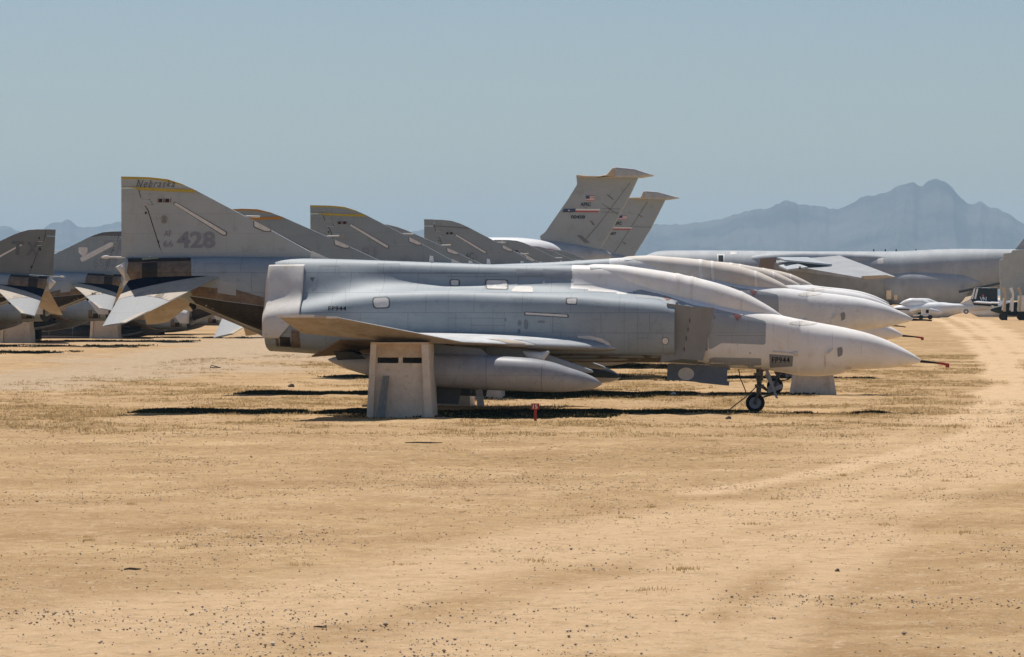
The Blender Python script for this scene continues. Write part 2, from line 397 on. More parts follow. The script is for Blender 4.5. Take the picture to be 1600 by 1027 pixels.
# ================================================================== MOUNTAINS
def mountain(name, prof, Yd, seed, depth=2500):
    """ridge profile (photo columns and heights) standing at distance Yd"""
    fn = pchip([p[0] for p in prof], [p[1] for p in prof])
    us = np.linspace(prof[0][0], prof[-1][0], 420); rows = 46; V = []; Fc = []
    for j in range(rows):
        t = j / (rows - 1)                       # 0 foot (near), 1 crest, then back slope
        for i, u in enumerate(us):
            P = L(u, fn(u), Yd)
            tt = t / .7 if t < .7 else 1 - (t - .7) / .3 * .8
            y = Yd + (t - .7) * depth
            ridge = abs(math.sin(u * .021 + t * 2.6 * math.sin(u * .017) + seed)) 
            uu = u + 26 * t * math.sin(u * .019 + seed); n = float(vnoise(np.array([uu * 4.0]), np.array([t * 420.0]), 90, seed)) + .6 * float(vnoise(np.array([uu * 4.0]), np.array([t * 420.0]), 38, seed + 1)) + .35 * float(vnoise(np.array([uu * 4.0]), np.array([t * 420.0]), 17, seed + 2))
            hgt = max(P.z, 2) * (tt ** (1.1 + .25 * ridge)) * (1 + (.17 * n if t < .69 else 0) * (1 - tt) * 1.6)
            jag = 1 + .02 * float(vnoise(np.array([u * 1.0]), np.array([0.]), 6, seed + 4)) if t <= .72 else 1
            V.append((P.x * (y + DIST) / (Yd + DIST), y, max(hgt * jag, -.6) if t > 0 else -.6))
    n = len(us)
    Fc = [(j * n + i, j * n + i + 1, (j + 1) * n + i + 1, (j + 1) * n + i) for j in range(rows - 1) for i in range(n - 1)]
    o = mobj(name, V, Fc, M_MT, None, None, True, sharp=180); tag(o, kind='structure'); return o
M_MT = mat('mountain_rock', (.14, .125, .11), .95, (.04, .045, .045), .0035, .9, spec=.05)
mountain('mountains', [(700, 440), (780, 425), (860, 405), (930, 385), (985, 362), (1015, 349), (1032, 349), (1060, 348.5), (1100, 345), (1140, 336), (1170, 327), (1200, 322), (1230, 312), (1254, 318), (1280, 320), (1305, 324), (1330, 314), (1355, 302), (1372, 301), (1395, 292), (1425, 283), (1441, 287), (1452, 279), (1462, 277), (1475, 281), (1490, 294), (1512, 314), (1522, 316), (1531, 313), (1545, 320), (1565, 327), (1600, 348), (1650, 365), (1720, 372), (1800, 390), (1950, 415), (2100, 440)], 9500, 3)
mountain('mountains', [(-500, 440), (-350, 400), (-200, 372), (-80, 360), (-10, 352), (8, 351), (25, 358), (48, 366), (60, 362), (72, 352), (82, 347), (95, 345), (103, 341), (112, 345), (122, 353), (150, 352), (175, 347), (190, 345), (230, 350), (300, 362), (400, 380), (500, 372), (600, 364), (645, 360), (662, 357), (690, 363), (760, 392), (850, 420), (950, 440)], 10500, 8)

# ================================================================== THE JET (master)
P0 = Vector((-11.6, 0, 0))
SPT = dict(  # station column -> values, columns read on the centre plane
 core_top=pchip([1441, 1438, 1430, 1416, 1391, 1353, 1315, 1277, 1242, 1221, 1196, 1140, 1100, 1040, 950, 895, 700, 520, 415], [564, 561.5, 555.5, 547, 534, 520, 511, 504, 497.5, 493, 488, 477, 468, 457, 445, 440, 446, 440, 440]),
 core_bot=pchip([1441, 1437, 1430, 1416, 1391, 1353, 1340, 1328, 1310, 1277, 1252, 1221, 1196, 1138, 1096, 1043, 950, 700, 520, 415], [565, 566.5, 568.5, 571, 575, 577, 577.5, 579, 585, 588, 587, 582, 578, 575, 570.5, 567, 566, 563, 541, 534]),
 core_a=pchip([1441, 1438, 1430, 1416, 1391, 1353, 1310, 1277, 1221, 1140, 1100, 1040, 950, 700, 415], [.008, .035, .10, .19, .31, .43, .52, .57, .62, .68, .72, .76, .78, .9, .7]),
 sp_top=pchip([1240, 1140, 1040, 960, 895, 800, 700, 600, 510, 420, 300, 195, 185], [520, 490, 445, 416, 414.5, 414, 411, 407.5, 404.5, 402.5, 401.5, 402, 406]),
 sp_bot=pchip([1240, 1000, 600, 480, 415, 360, 305, 250, 195, 185], [540, 500, 500, 520, 520, 499, 476, 456, 438, 430]),
 sp_a=pchip([1240, 1100, 950, 895, 700, 560, 480, 415, 300, 195, 185], [.2, .34, .42, .42, .42, .48, .60, .60, .48, .22, .14]),
 na_top=pchip([1058, 1033, 995, 957, 906, 805, 700, 620, 560, 520, 480, 440, 415], [475, 470, 466, 463, 459, 456, 453, 455, 463, 472, 478, 482, 486]),
 na_bot=pchip([1058, 995, 957, 906, 805, 700, 620, 560, 520, 480, 440, 410], [557, 560, 561, 562, 562, 560, 554, 547, 542, 538, 535, 533]),
 na_out=pchip([1058, 957, 805, 620, 520, 440, 410], [1.33, 1.40, 1.42, 1.38, 1.25, 1.08, 1.0]))
def sect(u, kind, infl=0.0, nseg=112, cut=None):
    X = XU(u)
    z = lambda v: ZV(u, v)
    prims = []
    if kind in ('core', 'union'):
        if u > 410: prims.append((0, SPT['core_a'](u), z(SPT['core_top'](u)), z(SPT['core_bot'](u)), 2.25 + (.5 if u < 1250 else .0)))
    if u < 1150 or kind == 'boom':
        prims.append((0, SPT['sp_a'](u), z(SPT['sp_top'](u)), z(SPT['sp_bot'](u)), 2.6))
    if kind == 'union':
        no = SPT['na_out'](u); a = .62 if u > 560 else .5 + .12 * (u - 410) / 150
        prims.append((no - a, a, z(SPT['na_top'](u)), z(SPT['na_bot'](u)), 3.0 if u > 700 else 2.5 + .5 * (u - 410) / 290))
        prims.append((0, .9, z(SPT['na_top'](u) + 15), z(SPT['na_bot'](u)), 5))
    if kind == 'boom': prims = prims[-1:]
    zc = (z(SPT['sp_top'](u)) + z(SPT['sp_bot'](u))) / 2 if kind == 'boom' else ((z(500) if kind == 'union' or u < 1058 else (z(SPT['core_top'](u)) + z(SPT['core_bot'](u))) / 2))
    ph = (np.arange(nseg)) / nseg * 2 * np.pi
    if kind == 'boom' or (u > 1058 and kind == 'core'): pass
    dy = np.sin(ph); dz = np.cos(ph)
    def sdf(r):
        y = np.abs(dy * r); zz = zc + dz * r; D = None
        for (yc, a, tp, bt, n) in prims:
            c = (tp + bt) / 2; bb = (tp - bt) / 2; 
            q = ((np.abs(y - yc) / a) ** n + (np.abs(zz - c) / bb) ** n) ** (1 / n)
            d = (q - 1) * min(a, bb)
            if D is None: D = d
            else:
                k = .16 + .34 * min(max((700 - u) / 180, 0), 1); h = np.clip(.5 + .5 * (d - D) / k, 0, 1); D = d * (1 - h) + D * h - k * h * (1 - h)
        return D - infl
    hi = np.full(nseg, 2.6); lo = np.zeros(nseg)
    rr = np.linspace(2.6, 0, 131); found = np.zeros(nseg, bool)
    for k in range(1, len(rr)):
        s = sdf(np.full(nseg, rr[k])) < 0; new = s & ~found
        lo[new] = rr[k]; hi[new] = rr[k - 1]; found |= s
    for _ in range(16):
        mid = (lo + hi) / 2; s = sdf(mid) < 0; lo = np.where(s, mid, lo); hi = np.where(s, hi, mid)
    r = np.where(found, lo, .004)
    if cut is not None: r = r * cut
    return [(X, float(dy[i] * r[i]), float(zc + dz[i] * r[i])) for i in range(nseg)]

SILL = pchip([880, 895, 957, 990, 1040, 1084, 1117, 1180, 1197, 1210], [470, 470, 470, 456, 461, 475, 481, 496, 502, 503])
JOINNAMES = set('''hatch_outline drip_stain belly_dirt white_cover black_sealant grey_panel lower_grey_panel white_overspray warning_triangle stencil_patch access_panel_seams oil_stain dorsal_plate
grey_slot_panel black_triangle nose_patch brown_stain brown_tail_panel dark_tail_panel light_tail_panel pale_tail_plate scorched_nozzle_panel tan_nozzle_panel
hinge_seam hinge white_root_fillet yellow_stripe orange_stripe brown_stripe rudder_stain shield_badge broad_slot_cover'''.split())
def absorb(o, kids):
    """paint, tape and seams become part of the skin mesh they lie on"""
    if not kids: return
    mods = [(m.name) for m in o.modifiers]
    with bpy.context.temp_override(active_object=o, object=o, selected_objects=[o] + kids, selected_editable_objects=[o] + kids):
        bpy.ops.object.join()
def build_jet():
    root = empty('fighter_jet', P0)
    off = P0; NS = 112
    rings = []   # (ring, material) material of band that follows the ring
    us = list(np.linspace(1441, 1400, 34)) + list(np.linspace(1398, 1038, 130))
    for u in us: rings.append((sect(u, 'core'), 'body', u))
    lipu, inu = 1058.0, 1038.0
    rings[-1] = (rings[-1][0], 'dark', inu)
    rings.append((sect(inu, 'union', -.05), 'dark', inu))
    rings.append((sect(lipu, 'union', -.05), 'body', lipu))
    rings.append((sect(lipu, 'union', 0), 'body', lipu))
    us2 = list(np.linspace(1055, 426, 256))
    for u in us2: rings.append((sect(u, 'union'), 'body', u))
    rings[-1] = (rings[-1][0], 'dark', us2[-1])
    rings.append((sect(425.9, 'boom'), 'body', 425.9))
    for u in np.linspace(422, 198, 70): rings.append((sect(u, 'boom'), 'body', u))
    rings.append(([(XU(197.5), 0, ZV(197, 421))] * NS, 'body', 197.5))
    V = [p for r in rings for p in r[0]]; Fc = []; mi = []
    for j in range(len(rings) - 1):
        u = (rings[j][2] + rings[j + 1][2]) / 2
        for k in range(NS):
            a = j * NS + k; b_ = j * NS + (k + 1) % NS; Fc.append((a, b_, b_ + NS, a + NS))
            if rings[j][1] == 'dark': mi.append(2); continue
            zc = (V[a][2] + V[b_][2]) / 2
            if u > 1107: mi.append(1)
            elif u > 895 and zc > ZV(u, SILL(u)) and (abs(V[a][1]) < .62 or u > 1058): mi.append(1)
            else: mi.append(0)
    fus = mobj('fuselage', V, Fc, [M_GREY, M_WHITE, M_DARK], root, off, True, mi, sharp=50); fixn(fus)
    bvh = BVHTree.FromPolygons([Vector(v) for v in V], Fc)
    def side(sgn, lift=.006):
        def fn(u, v, lift=lift):
            P = L(u, v); hit = bvh.ray_cast(Vector((P.x, -5 * 1, P.z)), Vector((0, 1, 0)))
            # follow the sight line, so that the patch lands where it was read
            d = (P - CAMP).normalized(); hit = bvh.ray_cast(CAMP, d)
            if hit[0] is None: return None
            n = hit[1] if hit[1].dot(d) < 0 else -hit[1]
            p = hit[0] + n * lift
            return (p.x, p.y * sgn, p.z)
        return fn
    def patch(name, polys, m, lift=.006, parent=fus, both=True, step=5):
        mb = MB()
        for sgn in ((1, -1) if both else (1,)):
            fn = side(sgn, lift)
            for poly in polys:
                v, f = grid_poly(poly, step); pv = [fn(p[0], p[1]) for p in v]
                f = [q for q in f if all(pv[i] is not None for i in q)]
                used = sorted({i for q in f for i in q}); ix = {k: i for i, k in enumerate(used)}
                mb.add([pv[k] for k in used], [[ix[i] for i in q] for q in f])
        o = mobj(name, mb.v, mb.f, m, parent, off, True); return fixn(o)
    # --- white covers and colour patches on the skin
    patch('white_cover', [rounded([(583, 466), (607, 465), (608, 480), (585, 481)], 6), rounded([(704, 438), (717, 438), (717, 446.5), (704, 446)], 4),
        rounded([(760, 438), (792, 438.5), (793, 452), (760, 451)], 4), rounded([(805, 447.5), (831, 447.5), (834, 457), (798, 456)], 3), rounded([(886, 467), (901, 467), (900, 475), (886, 474.5)], 2),
        rounded([(821, 488.5), (886, 492), (887, 495.5), (821, 491.5)], 1.5), ell(1039.5, 533, 4.6, 5.2),
        [(902, 525), (922, 525), (940, 529), (952, 536), (957, 545), (951, 545), (945, 537), (930, 531.5), (903, 528)]], M_PATCH)
    patch('black_sealant', [rounded([(819, 487), (888, 491), (889.5, 497), (819, 493)], 2), rounded([(702, 436.5), (719, 436.5), (719, 448), (702, 448)], 4.5), rounded([(758, 436.5), (794, 437), (795, 453.5), (758, 452.5)], 4),
        rounded([(581, 464.5), (609, 463.5), (610, 482), (583, 483)], 6), rounded([(884, 465.5), (902.5, 465.5), (901.5, 476.5), (884, 476)], 2), ell(1039.5, 533, 5.6, 6.2)], M_INKD, .003)
    patch('grey_panel', [[(994, 453.5), (1003, 453), (1040, 463), (1084, 477), (1112, 481.5), (1120, 500), (1090, 500), (1058, 475), (1030, 468), (993, 465)],
        rounded([(1107, 482), (1117, 482.5), (1150, 489), (1180, 497.5), (1197, 503), (1196, 539), (1127, 536), (1113, 545), (1107, 546)], 4)], M_GREY2, .004)
    patch('lower_grey_panel', [[(1107, 561), (1115, 558.5), (1189, 560), (1190, 577.2), (1107, 571)]], M_GREY2, .004)
    patch('belly_dirt', [[(760, 552), (900, 553), (1000, 554), (1036, 557), (1036, 566), (760, 566)]], mat('belly_dirt_brown', (.11, .09, .075), .8, (.2, .18, .16), 5, .8), .004)  # belly dirt that also paints the under-wing shade into the skin
    patch('white_overspray', [[(896, 421), (950, 423), (995, 440), (1040, 454), (1084, 471), (1117, 479), (1197, 501), (1180, 497.5), (1117, 482.5), (1084, 477), (1040, 462.5), (1003, 452), (985, 452), (940, 445), (896, 445)], [(1090, 570.5), (1090, 560), (1101, 549), (1108, 546.5), (1108, 570.5)]], M_WHITE, .005)
    patch('warning_triangle', [[(1145, 490.5), (1159, 493), (1152, 502.5)], [(1035, 463), (1048, 467), (1042, 471)]], M_FRED, .009)
    patch('stencil_patch', [[(1202, 553.5), (1239.5, 556), (1238, 572.5), (1203, 574.5)]], mat('stencil_grey', (.27, .27, .265), .6, (.22, .22, .22), 8, .6), .008, both=False)
    patch('access_panel_seams', [[(a, b_), (a + .5, b_), (a + .5, c), (a, c)] for a, b_, c in ((700, 458, 522), (736, 495, 520), (770, 484, 520), (540, 452, 478), (975, 465, 553), (996, 466, 553), (1012, 520, 530), (1152, 489, 540))] +
        [[(a, c), (b_, c + .3), (b_, c + .9), (a, c + .6)] for a, b_, c in ((702, 790, 497), (736, 790, 508), (995, 1012, 520), (995, 1012, 528), (1120, 1196, 524), (560, 780, 427), (700, 890, 432), (880, 960, 552))], mat('seam_grey', (.21, .24, .26), .6), .004)
    fr = []
    for (a, b_, c, d) in ((776, 490, 784, 498), (803, 466, 824, 478), (560, 498, 590, 512), (640, 505, 668, 520), (860, 505, 878, 518), (925, 480, 948, 500), (1018, 505, 1034, 518), (1128, 505, 1148, 520), (320, 412, 345, 428), (352, 412, 380, 430), (500, 415, 530, 428), (590, 412, 625, 424)):
        t_ = .45; fr += [[(a, b_), (c, b_), (c, b_ + t_), (a, b_ + t_)], [(a, d - t_), (c, d - t_), (c, d), (a, d)], [(a, b_), (a + t_, b_), (a + t_, d), (a, d)], [(c - t_, b_), (c, b_), (c, d), (c - t_, d)]]
    patch('hatch_outline', fr, mat('hatch_line', (.30, .31, .32), .6), .007)
    patch('drip_stain', [[(a, b_), (a + 1.2, b_), (a + .8, c), (a + .2, c)] for a, b_, c in ((1208, 505, 530), (1231, 520, 548), (1262, 516, 540), (1300, 520, 545), (1187, 542, 556), (1140, 543, 556), (1345, 534, 556))], mat('drip_tan', (.70, .63, .55), .6, (.78, .73, .67), 12, 1), .004)
    patch('oil_stain', [ell(812, 505, 3, 5), ell(822, 507, 3.5, 8), ell(811, 518, 2.5, 4), ell(846, 503, 6, 2), ell(790, 500, 1.2, 3), ell(904, 518, 1, 1)], mat('stain', (.13, .155, .17), .6, (.24, .27, .29), 9, .9), .005)
    patch('dorsal_plate', [[(806, 421), (846, 422.5), (846, 431), (806, 431)], [(848, 421), (894, 424), (894, 436), (848, 433)]], mat('plate_grey', (.33, .35, .37), .5, (.27, .29, .31), 6, .6), .012)
    patch('grey_slot_panel', [rounded([(921, 417.5), (954, 416), (954, 419.5), (922, 420.5)], 1.5)], M_GREY2, .01)
    patch('black_triangle', [[(484, 434), (492, 434), (488, 441)]], M_INKD, .01)
    patch('nose_patch', [rounded([(1308, 544), (1315, 542), (1317, 547), (1316, 555), (1309, 558.5)], 2)], mat('nose_patch_grey', (.3, .29, .28), .6), .008)
    patch('brown_stain', [ell(1289, 565, 1.6, 10), ell(1172, 552, 2, 2), ell(1325, 575, 6, 2.5), ell(1255, 505, 22, 3.5)], mat('stain_tan', (.62, .55, .48), .6, (.70, .66, .60), 10, .9), .005)
    # tail section
    patch('brown_tail_panel', [[(201, 409), (296, 407), (299, 409), (299, 437), (205, 439), (198, 425)], [(296, 447), (370, 453), (412, 465), (412, 478), (350, 470), (300, 462)]], M_TIB, .004)
    patch('dark_tail_panel', [[(222, 411), (246, 410), (246, 436), (222, 437)], [(200, 404), (298, 403), (298, 408), (200, 410)], [(296, 463), (350, 471), (412, 479), (413, 518), (360, 497), (306, 474)]], M_TI, .007)
    patch('light_tail_panel', [[(340, 438), (369, 443), (369, 462), (340, 458)]], M_GREY2, .009)
    patch('pale_tail_plate', [[(222, 403.5), (248, 402.5), (248, 405), (222, 407)]], mat('khaki', (.42, .40, .24), .6), .012)
    text = lambda s, box, m=M_INK, **kw: text_decal('stencilled_code', s, box, lambda a, b_: side(1, .012)(a, b_), m, fus, off, **kw)
    # --- nozzle wrap
    V = []; Fc = []; usw = list(np.linspace(481, 427, 24)); NS2 = 112; keep = []
    for u in usw: V += sect(u, 'union', .028, NS2)
    for s_, cc in ((425.5, .985), (423, .93), (421.5, .8)):
        V += [(XU(s_), p[1], p[2]) for p in sect(426, 'union', 0, NS2, cut=cc)]
    nr = len(usw) + 3
    Fc = [(j * NS2 + k, j * NS2 + (k + 1) % NS2, (j + 1) * NS2 + (k + 1) % NS2, (j + 1) * NS2 + k) for j in range(nr - 1) for k in range(NS2)]
    wr = mobj('nozzle_cover', V, Fc, M_WRAP, root, off, True, sharp=80)
    bm = bmesh.new(); bm.from_mesh(wr.data)
    for (p, q_, up) in (((400, 415.5), (500, 414), 1), ((420, 527.5), (450, 527.5), 0), ((448, 528), (472, 501), 0), ((400, 415), (432, 436), 1)):
        p1, p2 = L(*p) - off, L(*q_) - off; d = (p2 - p1); nrm = Vector((-d.z, 0, d.x)).normalized()
        if up: bmesh.ops.bisect_plane(bm, geom=bm.verts[:] + bm.edges[:] + bm.faces[:], plane_co=p1, plane_no=nrm, clear_outer=(nrm.z > 0), clear_inner=(nrm.z < 0)) if q_[0] > 450 else None
        else: bmesh.ops.bisect_plane(bm, geom=bm.verts[:] + bm.edges[:] + bm.faces[:], plane_co=p1, plane_no=nrm, clear_outer=(nrm.z < 0), clear_inner=(nrm.z > 0))
    for v in bm.verts:
        c = v.co; nn = .007 * math.sin(c.x * 9 + c.z * 4) + .008 * math.sin(c.z * 6 - c.x * 5); v.co.y += nn if c.y > 0 else -nn
    bmesh.ops.recalc_face_normals(bm, faces=bm.faces); bm.to_mesh(wr.data); bm.free()
    sm = wr.modifiers.new('s', 'SOLIDIFY'); sm.thickness = .02; sm.offset = 1
    patch('scorched_nozzle_panel', [[(437, 526), (453, 527), (455, 542), (438, 541)]], M_TI, .01)
    patch('tan_nozzle_panel', [[(455, 515), (467, 517), (470, 543), (455, 543)], [(430, 527), (434, 527), (437, 541), (432, 541)]], M_TIB, .012)
    # --- canopy (white sprayed)
    ct = pchip([905, 930, 960, 1000, 1040, 1070, 1100, 1135, 1165, 1190, 1205, 1222], [418.5, 413, 413.5, 418.5, 424.5, 430, 437, 447, 458.5, 472, 481, 493])
    cb = pchip([905, 960, 1040, 1100, 1165, 1222], [425, 434, 460, 474, 488, 497])
    ca_ = pchip([905, 940, 1000, 1100, 1165, 1200, 1222], [.10, .30, .40, .42, .38, .27, .06])
    V = []; Fc = []; n = 40; usc = list(np.linspace(1223, 903, 90))
    for u in usc:
        top = ZV(u, ct(u)); bot = ZV(u, cb(u) + 14); c = (top * .45 + bot * .55); a = ca_(u)
        seam = .007 if (abs(u - 1062) < 5 or abs(u - 1162) < 3 or abs(u - 1085) < 2) else 0
        for k in range(n):
            ph = 2 * math.pi * k / n; s_, c_ = math.sin(ph), math.cos(ph)
            V.append((XU(u), (a + seam) * math.copysign(abs(s_) ** .85, s_), c + ((top - c) + seam if c_ > 0 else (c - bot)) * math.copysign(abs(c_) ** .9, c_)))
    Fc = [(j * n + k, j * n + (k + 1) % n, (j + 1) * n + (k + 1) % n, (j + 1) * n + k) for j in range(len(usc) - 1) for k in range(n)] + [list(range(n)), list(range((len(usc) - 1) * n, len(usc) * n))]
    can = fixn(mobj('canopy', V, Fc, M_WHITE, root, off, True, sharp=60))
    for u0, u1 in ((1057, 1063), (1079, 1084), (1157, 1161)):
        V2 = []
        for u in (u0, (u0 + u1) / 2, u1):
            top = ZV(u, ct(u)); bot = ZV(u, cb(u) + 14); c = (top * .45 + bot * .55); a = ca_(u) + .011
            for k in range(n):
                ph = 2 * math.pi * k / n; s_, c_ = math.sin(ph), math.cos(ph)
                V2.append((XU(u), a * math.copysign(abs(s_) ** .85, s_), c + ((top - c) + .011 if c_ > 0 else (c - bot)) * math.copysign(abs(c_) ** .9, c_)))
        fixn(mobj('seam_tape', V2, [(j * n + k, j * n + (k + 1) % n, (j + 1) * n + (k + 1) % n, (j + 1) * n + k) for j in range(2) for k in range(n)], mat('aged_tape', (.72, .65, .57), .6, (.86, .82, .77), 7, 1), can, off, True))
    # --- fin + rudder
    def fp(u, v, y=0): p = L(u, v, 0); return (p.x, y, p.z)
    finp = [(216, 281), (235, 281.5), (262, 284.5), (285, 291), (305, 299.5), (407, 353.5), (497, 401.5), (512, 404.5), (512, 412), (259, 412), (250, 385), (232, 330), (226, 321), (240, 320.5), (235, 311), (221, 310), (217, 300)]
    dz_ = lambda l: [(a, b_ - 3.5) for a, b_ in l]
    finp = [(216, 276.5), (235, 277), (262, 280), (285, 287.5), (305, 296.5), (407, 350.5), (497, 400), (514, 405.5), (514, 410), (259, 410), (250, 385), (232, 328), (226, 320), (240, 320.5), (234, 310.5), (221, 310), (217, 294)]
    mb = MB(); mb.prism([fp(a, b_, -.045) for a, b_ in finp], (0, .09, 0)); 
    fin = mb.build('tail_fin', M_FIN, root, off)
    bv = fin.modifiers.new('b', 'BEVEL'); bv.width = .02; bv.segments = 2; bv.limit_method = 'ANGLE'; bv.angle_limit = R(60)
    mb = MB(); mb.prism([fp(a, b_, -.02) for a, b_ in [(213, 290), (222, 290), (226, 308), (243, 309), (243, 322), (232, 322), (262, 401), (255, 401), (222, 325), (222, 316), (236, 316), (236, 313), (217, 313)]], (0, .04, 0)); mb.build('rudder_hinge_strip', M_DARK, root, off)
    mb = MB(); mb.prism([fp(a, b_, -.035) for a, b_ in [(190, 294.5), (216, 294.5), (220.5, 311), (233.5, 311.5), (239, 319.6), (225, 320), (231, 329), (249, 386), (257.5, 401), (190, 400.5)]], (0, .07, 0))
    mb.prism([fp(a, b_, -.037) for a, b_ in [(189.7, 276), (215.4, 276.5), (216, 293.6), (190, 293.8)]], (0, .074, 0))
    rud = mb.build('rudder', M_FIN, root, off)
    def finmap(sgn=1, lift=.052): return lambda u, v: fp(u, v, -lift * sgn)
    def fdecal(name, polys, m, parent=fin, lift=.052, both=True, step=60):
        if name in JOINNAMES:
            mb = MB()
            for sgn in (1, -1):
                for poly in polys:
                    v, f = grid_poly(poly, step); mb.add([fp(p[0], p[1], -lift * sgn) for p in v], f)
            return fixn(mobj(name, mb.v, mb.f, m, parent, off))
        for sgn in (1, -1):
            for poly in polys:
                v, f = grid_poly(poly, step); o = fixn(mobj(name, [fp(p[0], p[1], -lift * sgn) for p in v], f, m, parent, off)); o['side'] = sgn
    fdecal('white_slot_cover', [rounded([(272, 319), (275, 316.5), (354, 363.5), (353, 367.5), (349, 367)], 2), rounded([(397.5, 345), (424, 359), (422, 361.5), (414, 361), (398, 354)], 2)], M_PATCH, lift=.056)
    fdecal('black_sealant_edge', [rounded([(270.5, 318.5), (274, 315), (356, 363), (354.5, 369), (348.5, 368.5)], 2), rounded([(396, 344.5), (425, 359.5), (423, 363), (413, 362.5), (396.5, 355.5)], 2)], M_INKD, lift=.051)
    fdecal('fin_square', [[(249, 311), (254, 311), (254, 316.5), (249, 316.5)], [(259, 311), (265, 311), (265, 316.5), (259, 316.5)]], M_INK, lift=.056)
    fdecal('fin_red_bar', [[(247, 310.5), (248.5, 310.5), (248.5, 317), (247, 317)], [(255.5, 310.5), (258, 310.5), (258, 317), (255.5, 317)], [(266.5, 310.5), (268, 310.5), (268, 317), (266.5, 317)]], M_FRED, lift=.056)
    fdecal('hinge_seam', [[(221, 309.5), (235, 310), (235, 311), (221, 310.5)], [(225, 320), (240, 320.3), (240, 321.1), (225, 321)]], M_PATCH, lift=.056)
    fdecal('hinge', [ell(228.5, 333, 1.4, 2), ell(248, 378, 1.2, 2)], M_INK, lift=.056)
    fdecal('faint_crest', [ell(257, 343, 5.5, 7), ], mat('crest', (.37, .35, .33), .6, (.27, .26, .25), 25, 1), lift=.054)
    fdecal('white_root_fillet', [[(487, 392), (516, 405.5), (485, 404)]], M_PATCH, lift=.056)
    mb = MB(); mb.tube([fp(384, 338), fp(406, 338.8)], .022, 8); mb.tube([fp(384, 338), fp(392, 345)], .03, 6); mb.build('fin_probe', M_PATCH, fin, off, True)
    for u, v, h_ in ((674, 411, 11.5), (735, 412.6, 5)):
        mb = MB(); mb.prism([fp(u - 4, v + 3, -.03), fp(u + 4, v + 3, -.03), fp(u + 2.4, v - h_ + 1, -.03), fp(u - 2.2, v - h_, -.03)], (0, .06, 0))
        mb.build('antenna', M_TRW, root, off)
    # --- fuel vent mast, tail cone
    mb = MB(); a = L(158, 402.5); mb.tube([a, L(161, 402), L(167, 401.8), L(172, 402), L(214, 402.5)], [.008, .032, .04, .02, .02], 10); mb.build('vent_mast', M_PATCH, root, off, True)
    V = []; n = 24; tcs = [(200, 407, 440, .20), (196, 409, 437, .19), (190, 412.5, 429, .14), (185, 415, 422, .08), (181, 417, 418, .01)]
    for (u, t_, b2_, a_) in tcs:
        T = L(u, t_); B = L(u, b2_); c = (T.z + B.z) / 2; h_ = (T.z - B.z) / 2
        V += [(T.x, a_ * math.sin(2 * math.pi * k / n), c + h_ * math.cos(2 * math.pi * k / n)) for k in range(n)]
    fs = [(j * n + k, j * n + (k + 1) % n, (j + 1) * n + (k + 1) % n, (j + 1) * n + k) for j in range(len(tcs) - 1) for k in range(n)] + [list(range(n)), list(range((len(tcs) - 1) * n, len(tcs) * n))]
    fixn(mobj('tail_cone', V, fs, M_WRAP, root, off, True, sharp=60))
    # --- stabilators
    for sgn in (1, -1):
        # corners: LE root, TE root, TE tip, LE tip, read on the near side at y = -.42 and y = -2.7
        c00 = L(347, 430.5, -.45); c10 = L(201, 439, -.35); c11 = L(160, 510, -2.65); c01 = L(197, 505, -2.65)
        mid01 = L(207, 501, -2.45)
        def sm_(c, t_, lift=0, c00=c00, c10=c10, c11=c11, c01=c01, sgn=sgn):
            p = (c00 * (1 - c) + c10 * c) * (1 - t_) + (c01 * (1 - c) + c11 * c) * t_
            th = .055 * (1 - .6 * t_) * (4 * c * (1 - c)) ** .6 if 0 < c < 1 else 0
            return Vector((p.x, p.y * sgn, p.z + th * (1 if lift >= 0 else -1) + lift))
        mb = MB(); nc, ntt = 14, 6
        top = [[sm_(i / nc, j / ntt, 1e-4) for i in range(nc + 1)] for j in range(ntt + 1)]; bot = [[sm_(i / nc, j / ntt, -1e-4) for i in range(nc + 1)] for j in range(ntt + 1)]
        V = [p for r in top for p in r] + [p for r in bot for p in r]; o2 = (nc + 1) * (ntt + 1); W_ = nc + 1
        fs = []; mi = []
        for j in range(ntt):
            for i in range(nc):
                a = j * W_ + i; fs.append((a, a + 1, a + W_ + 1, a + W_)); mi.append(0); fs.append((a + o2, a + W_ + o2, a + W_ + 1 + o2, a + 1 + o2)); mi.append(1)
        for i in range(nc): fs += [(i, i + o2, i + 1 + o2, i + 1), (ntt * W_ + i, ntt * W_ + i + 1, ntt * W_ + i + 1 + o2, ntt * W_ + i + o2)]; mi += [1, 0]
        for j in range(ntt): fs += [(j * W_, (j + 1) * W_, (j + 1) * W_ + o2, j * W_ + o2), (j * W_ + nc, j * W_ + nc + o2, (j + 1) * W_ + nc + o2, (j + 1) * W_ + nc)]; mi += [0, 0]
        st = fixn(mobj('stabilator', V, fs, [M_STABL, M_UNDER], root, off, False, mi))
        def sd_(name, poly, m, lift):
            v, f = grid_poly(poly, .1); mb = MB(); mb.add([sm_(p[0], p[1], lift) for p in v], f); mobj(name, mb.v, mb.f, m, st, off)
        sd_('tan_band', [(.0, .0), (1, .30), (1, .42), (.72, .38), (.72, .33), (.45, .30), (.02, .55), (.0, .3)], M_TAN, .006)
        sd_('dark_band', [(.0, .0), (1, .0), (1, .30), (.5, .14)], M_STABD, .010)
        sd_('tip_strip', [(.02, .75), (.12, .78), (.3, 1), (.02, 1)], M_TAN, .008)
    # --- arrester hook
    mb = MB(); h0 = L(308, 478); h1 = L(425, 525); h0.y = h1.y = -.08
    mb.hexa([h0 + Vector((0, -.05, -.04)), h1 + Vector((0, -.09, -.07)), h1 + Vector((0, .15, -.07)), h0 + Vector((0, .13, -.04))], [h0 + Vector((0, -.05, .03)), h1 + Vector((0, -.09, .05)), h1 + Vector((0, .15, .05)), h0 + Vector((0, .13, .03))])
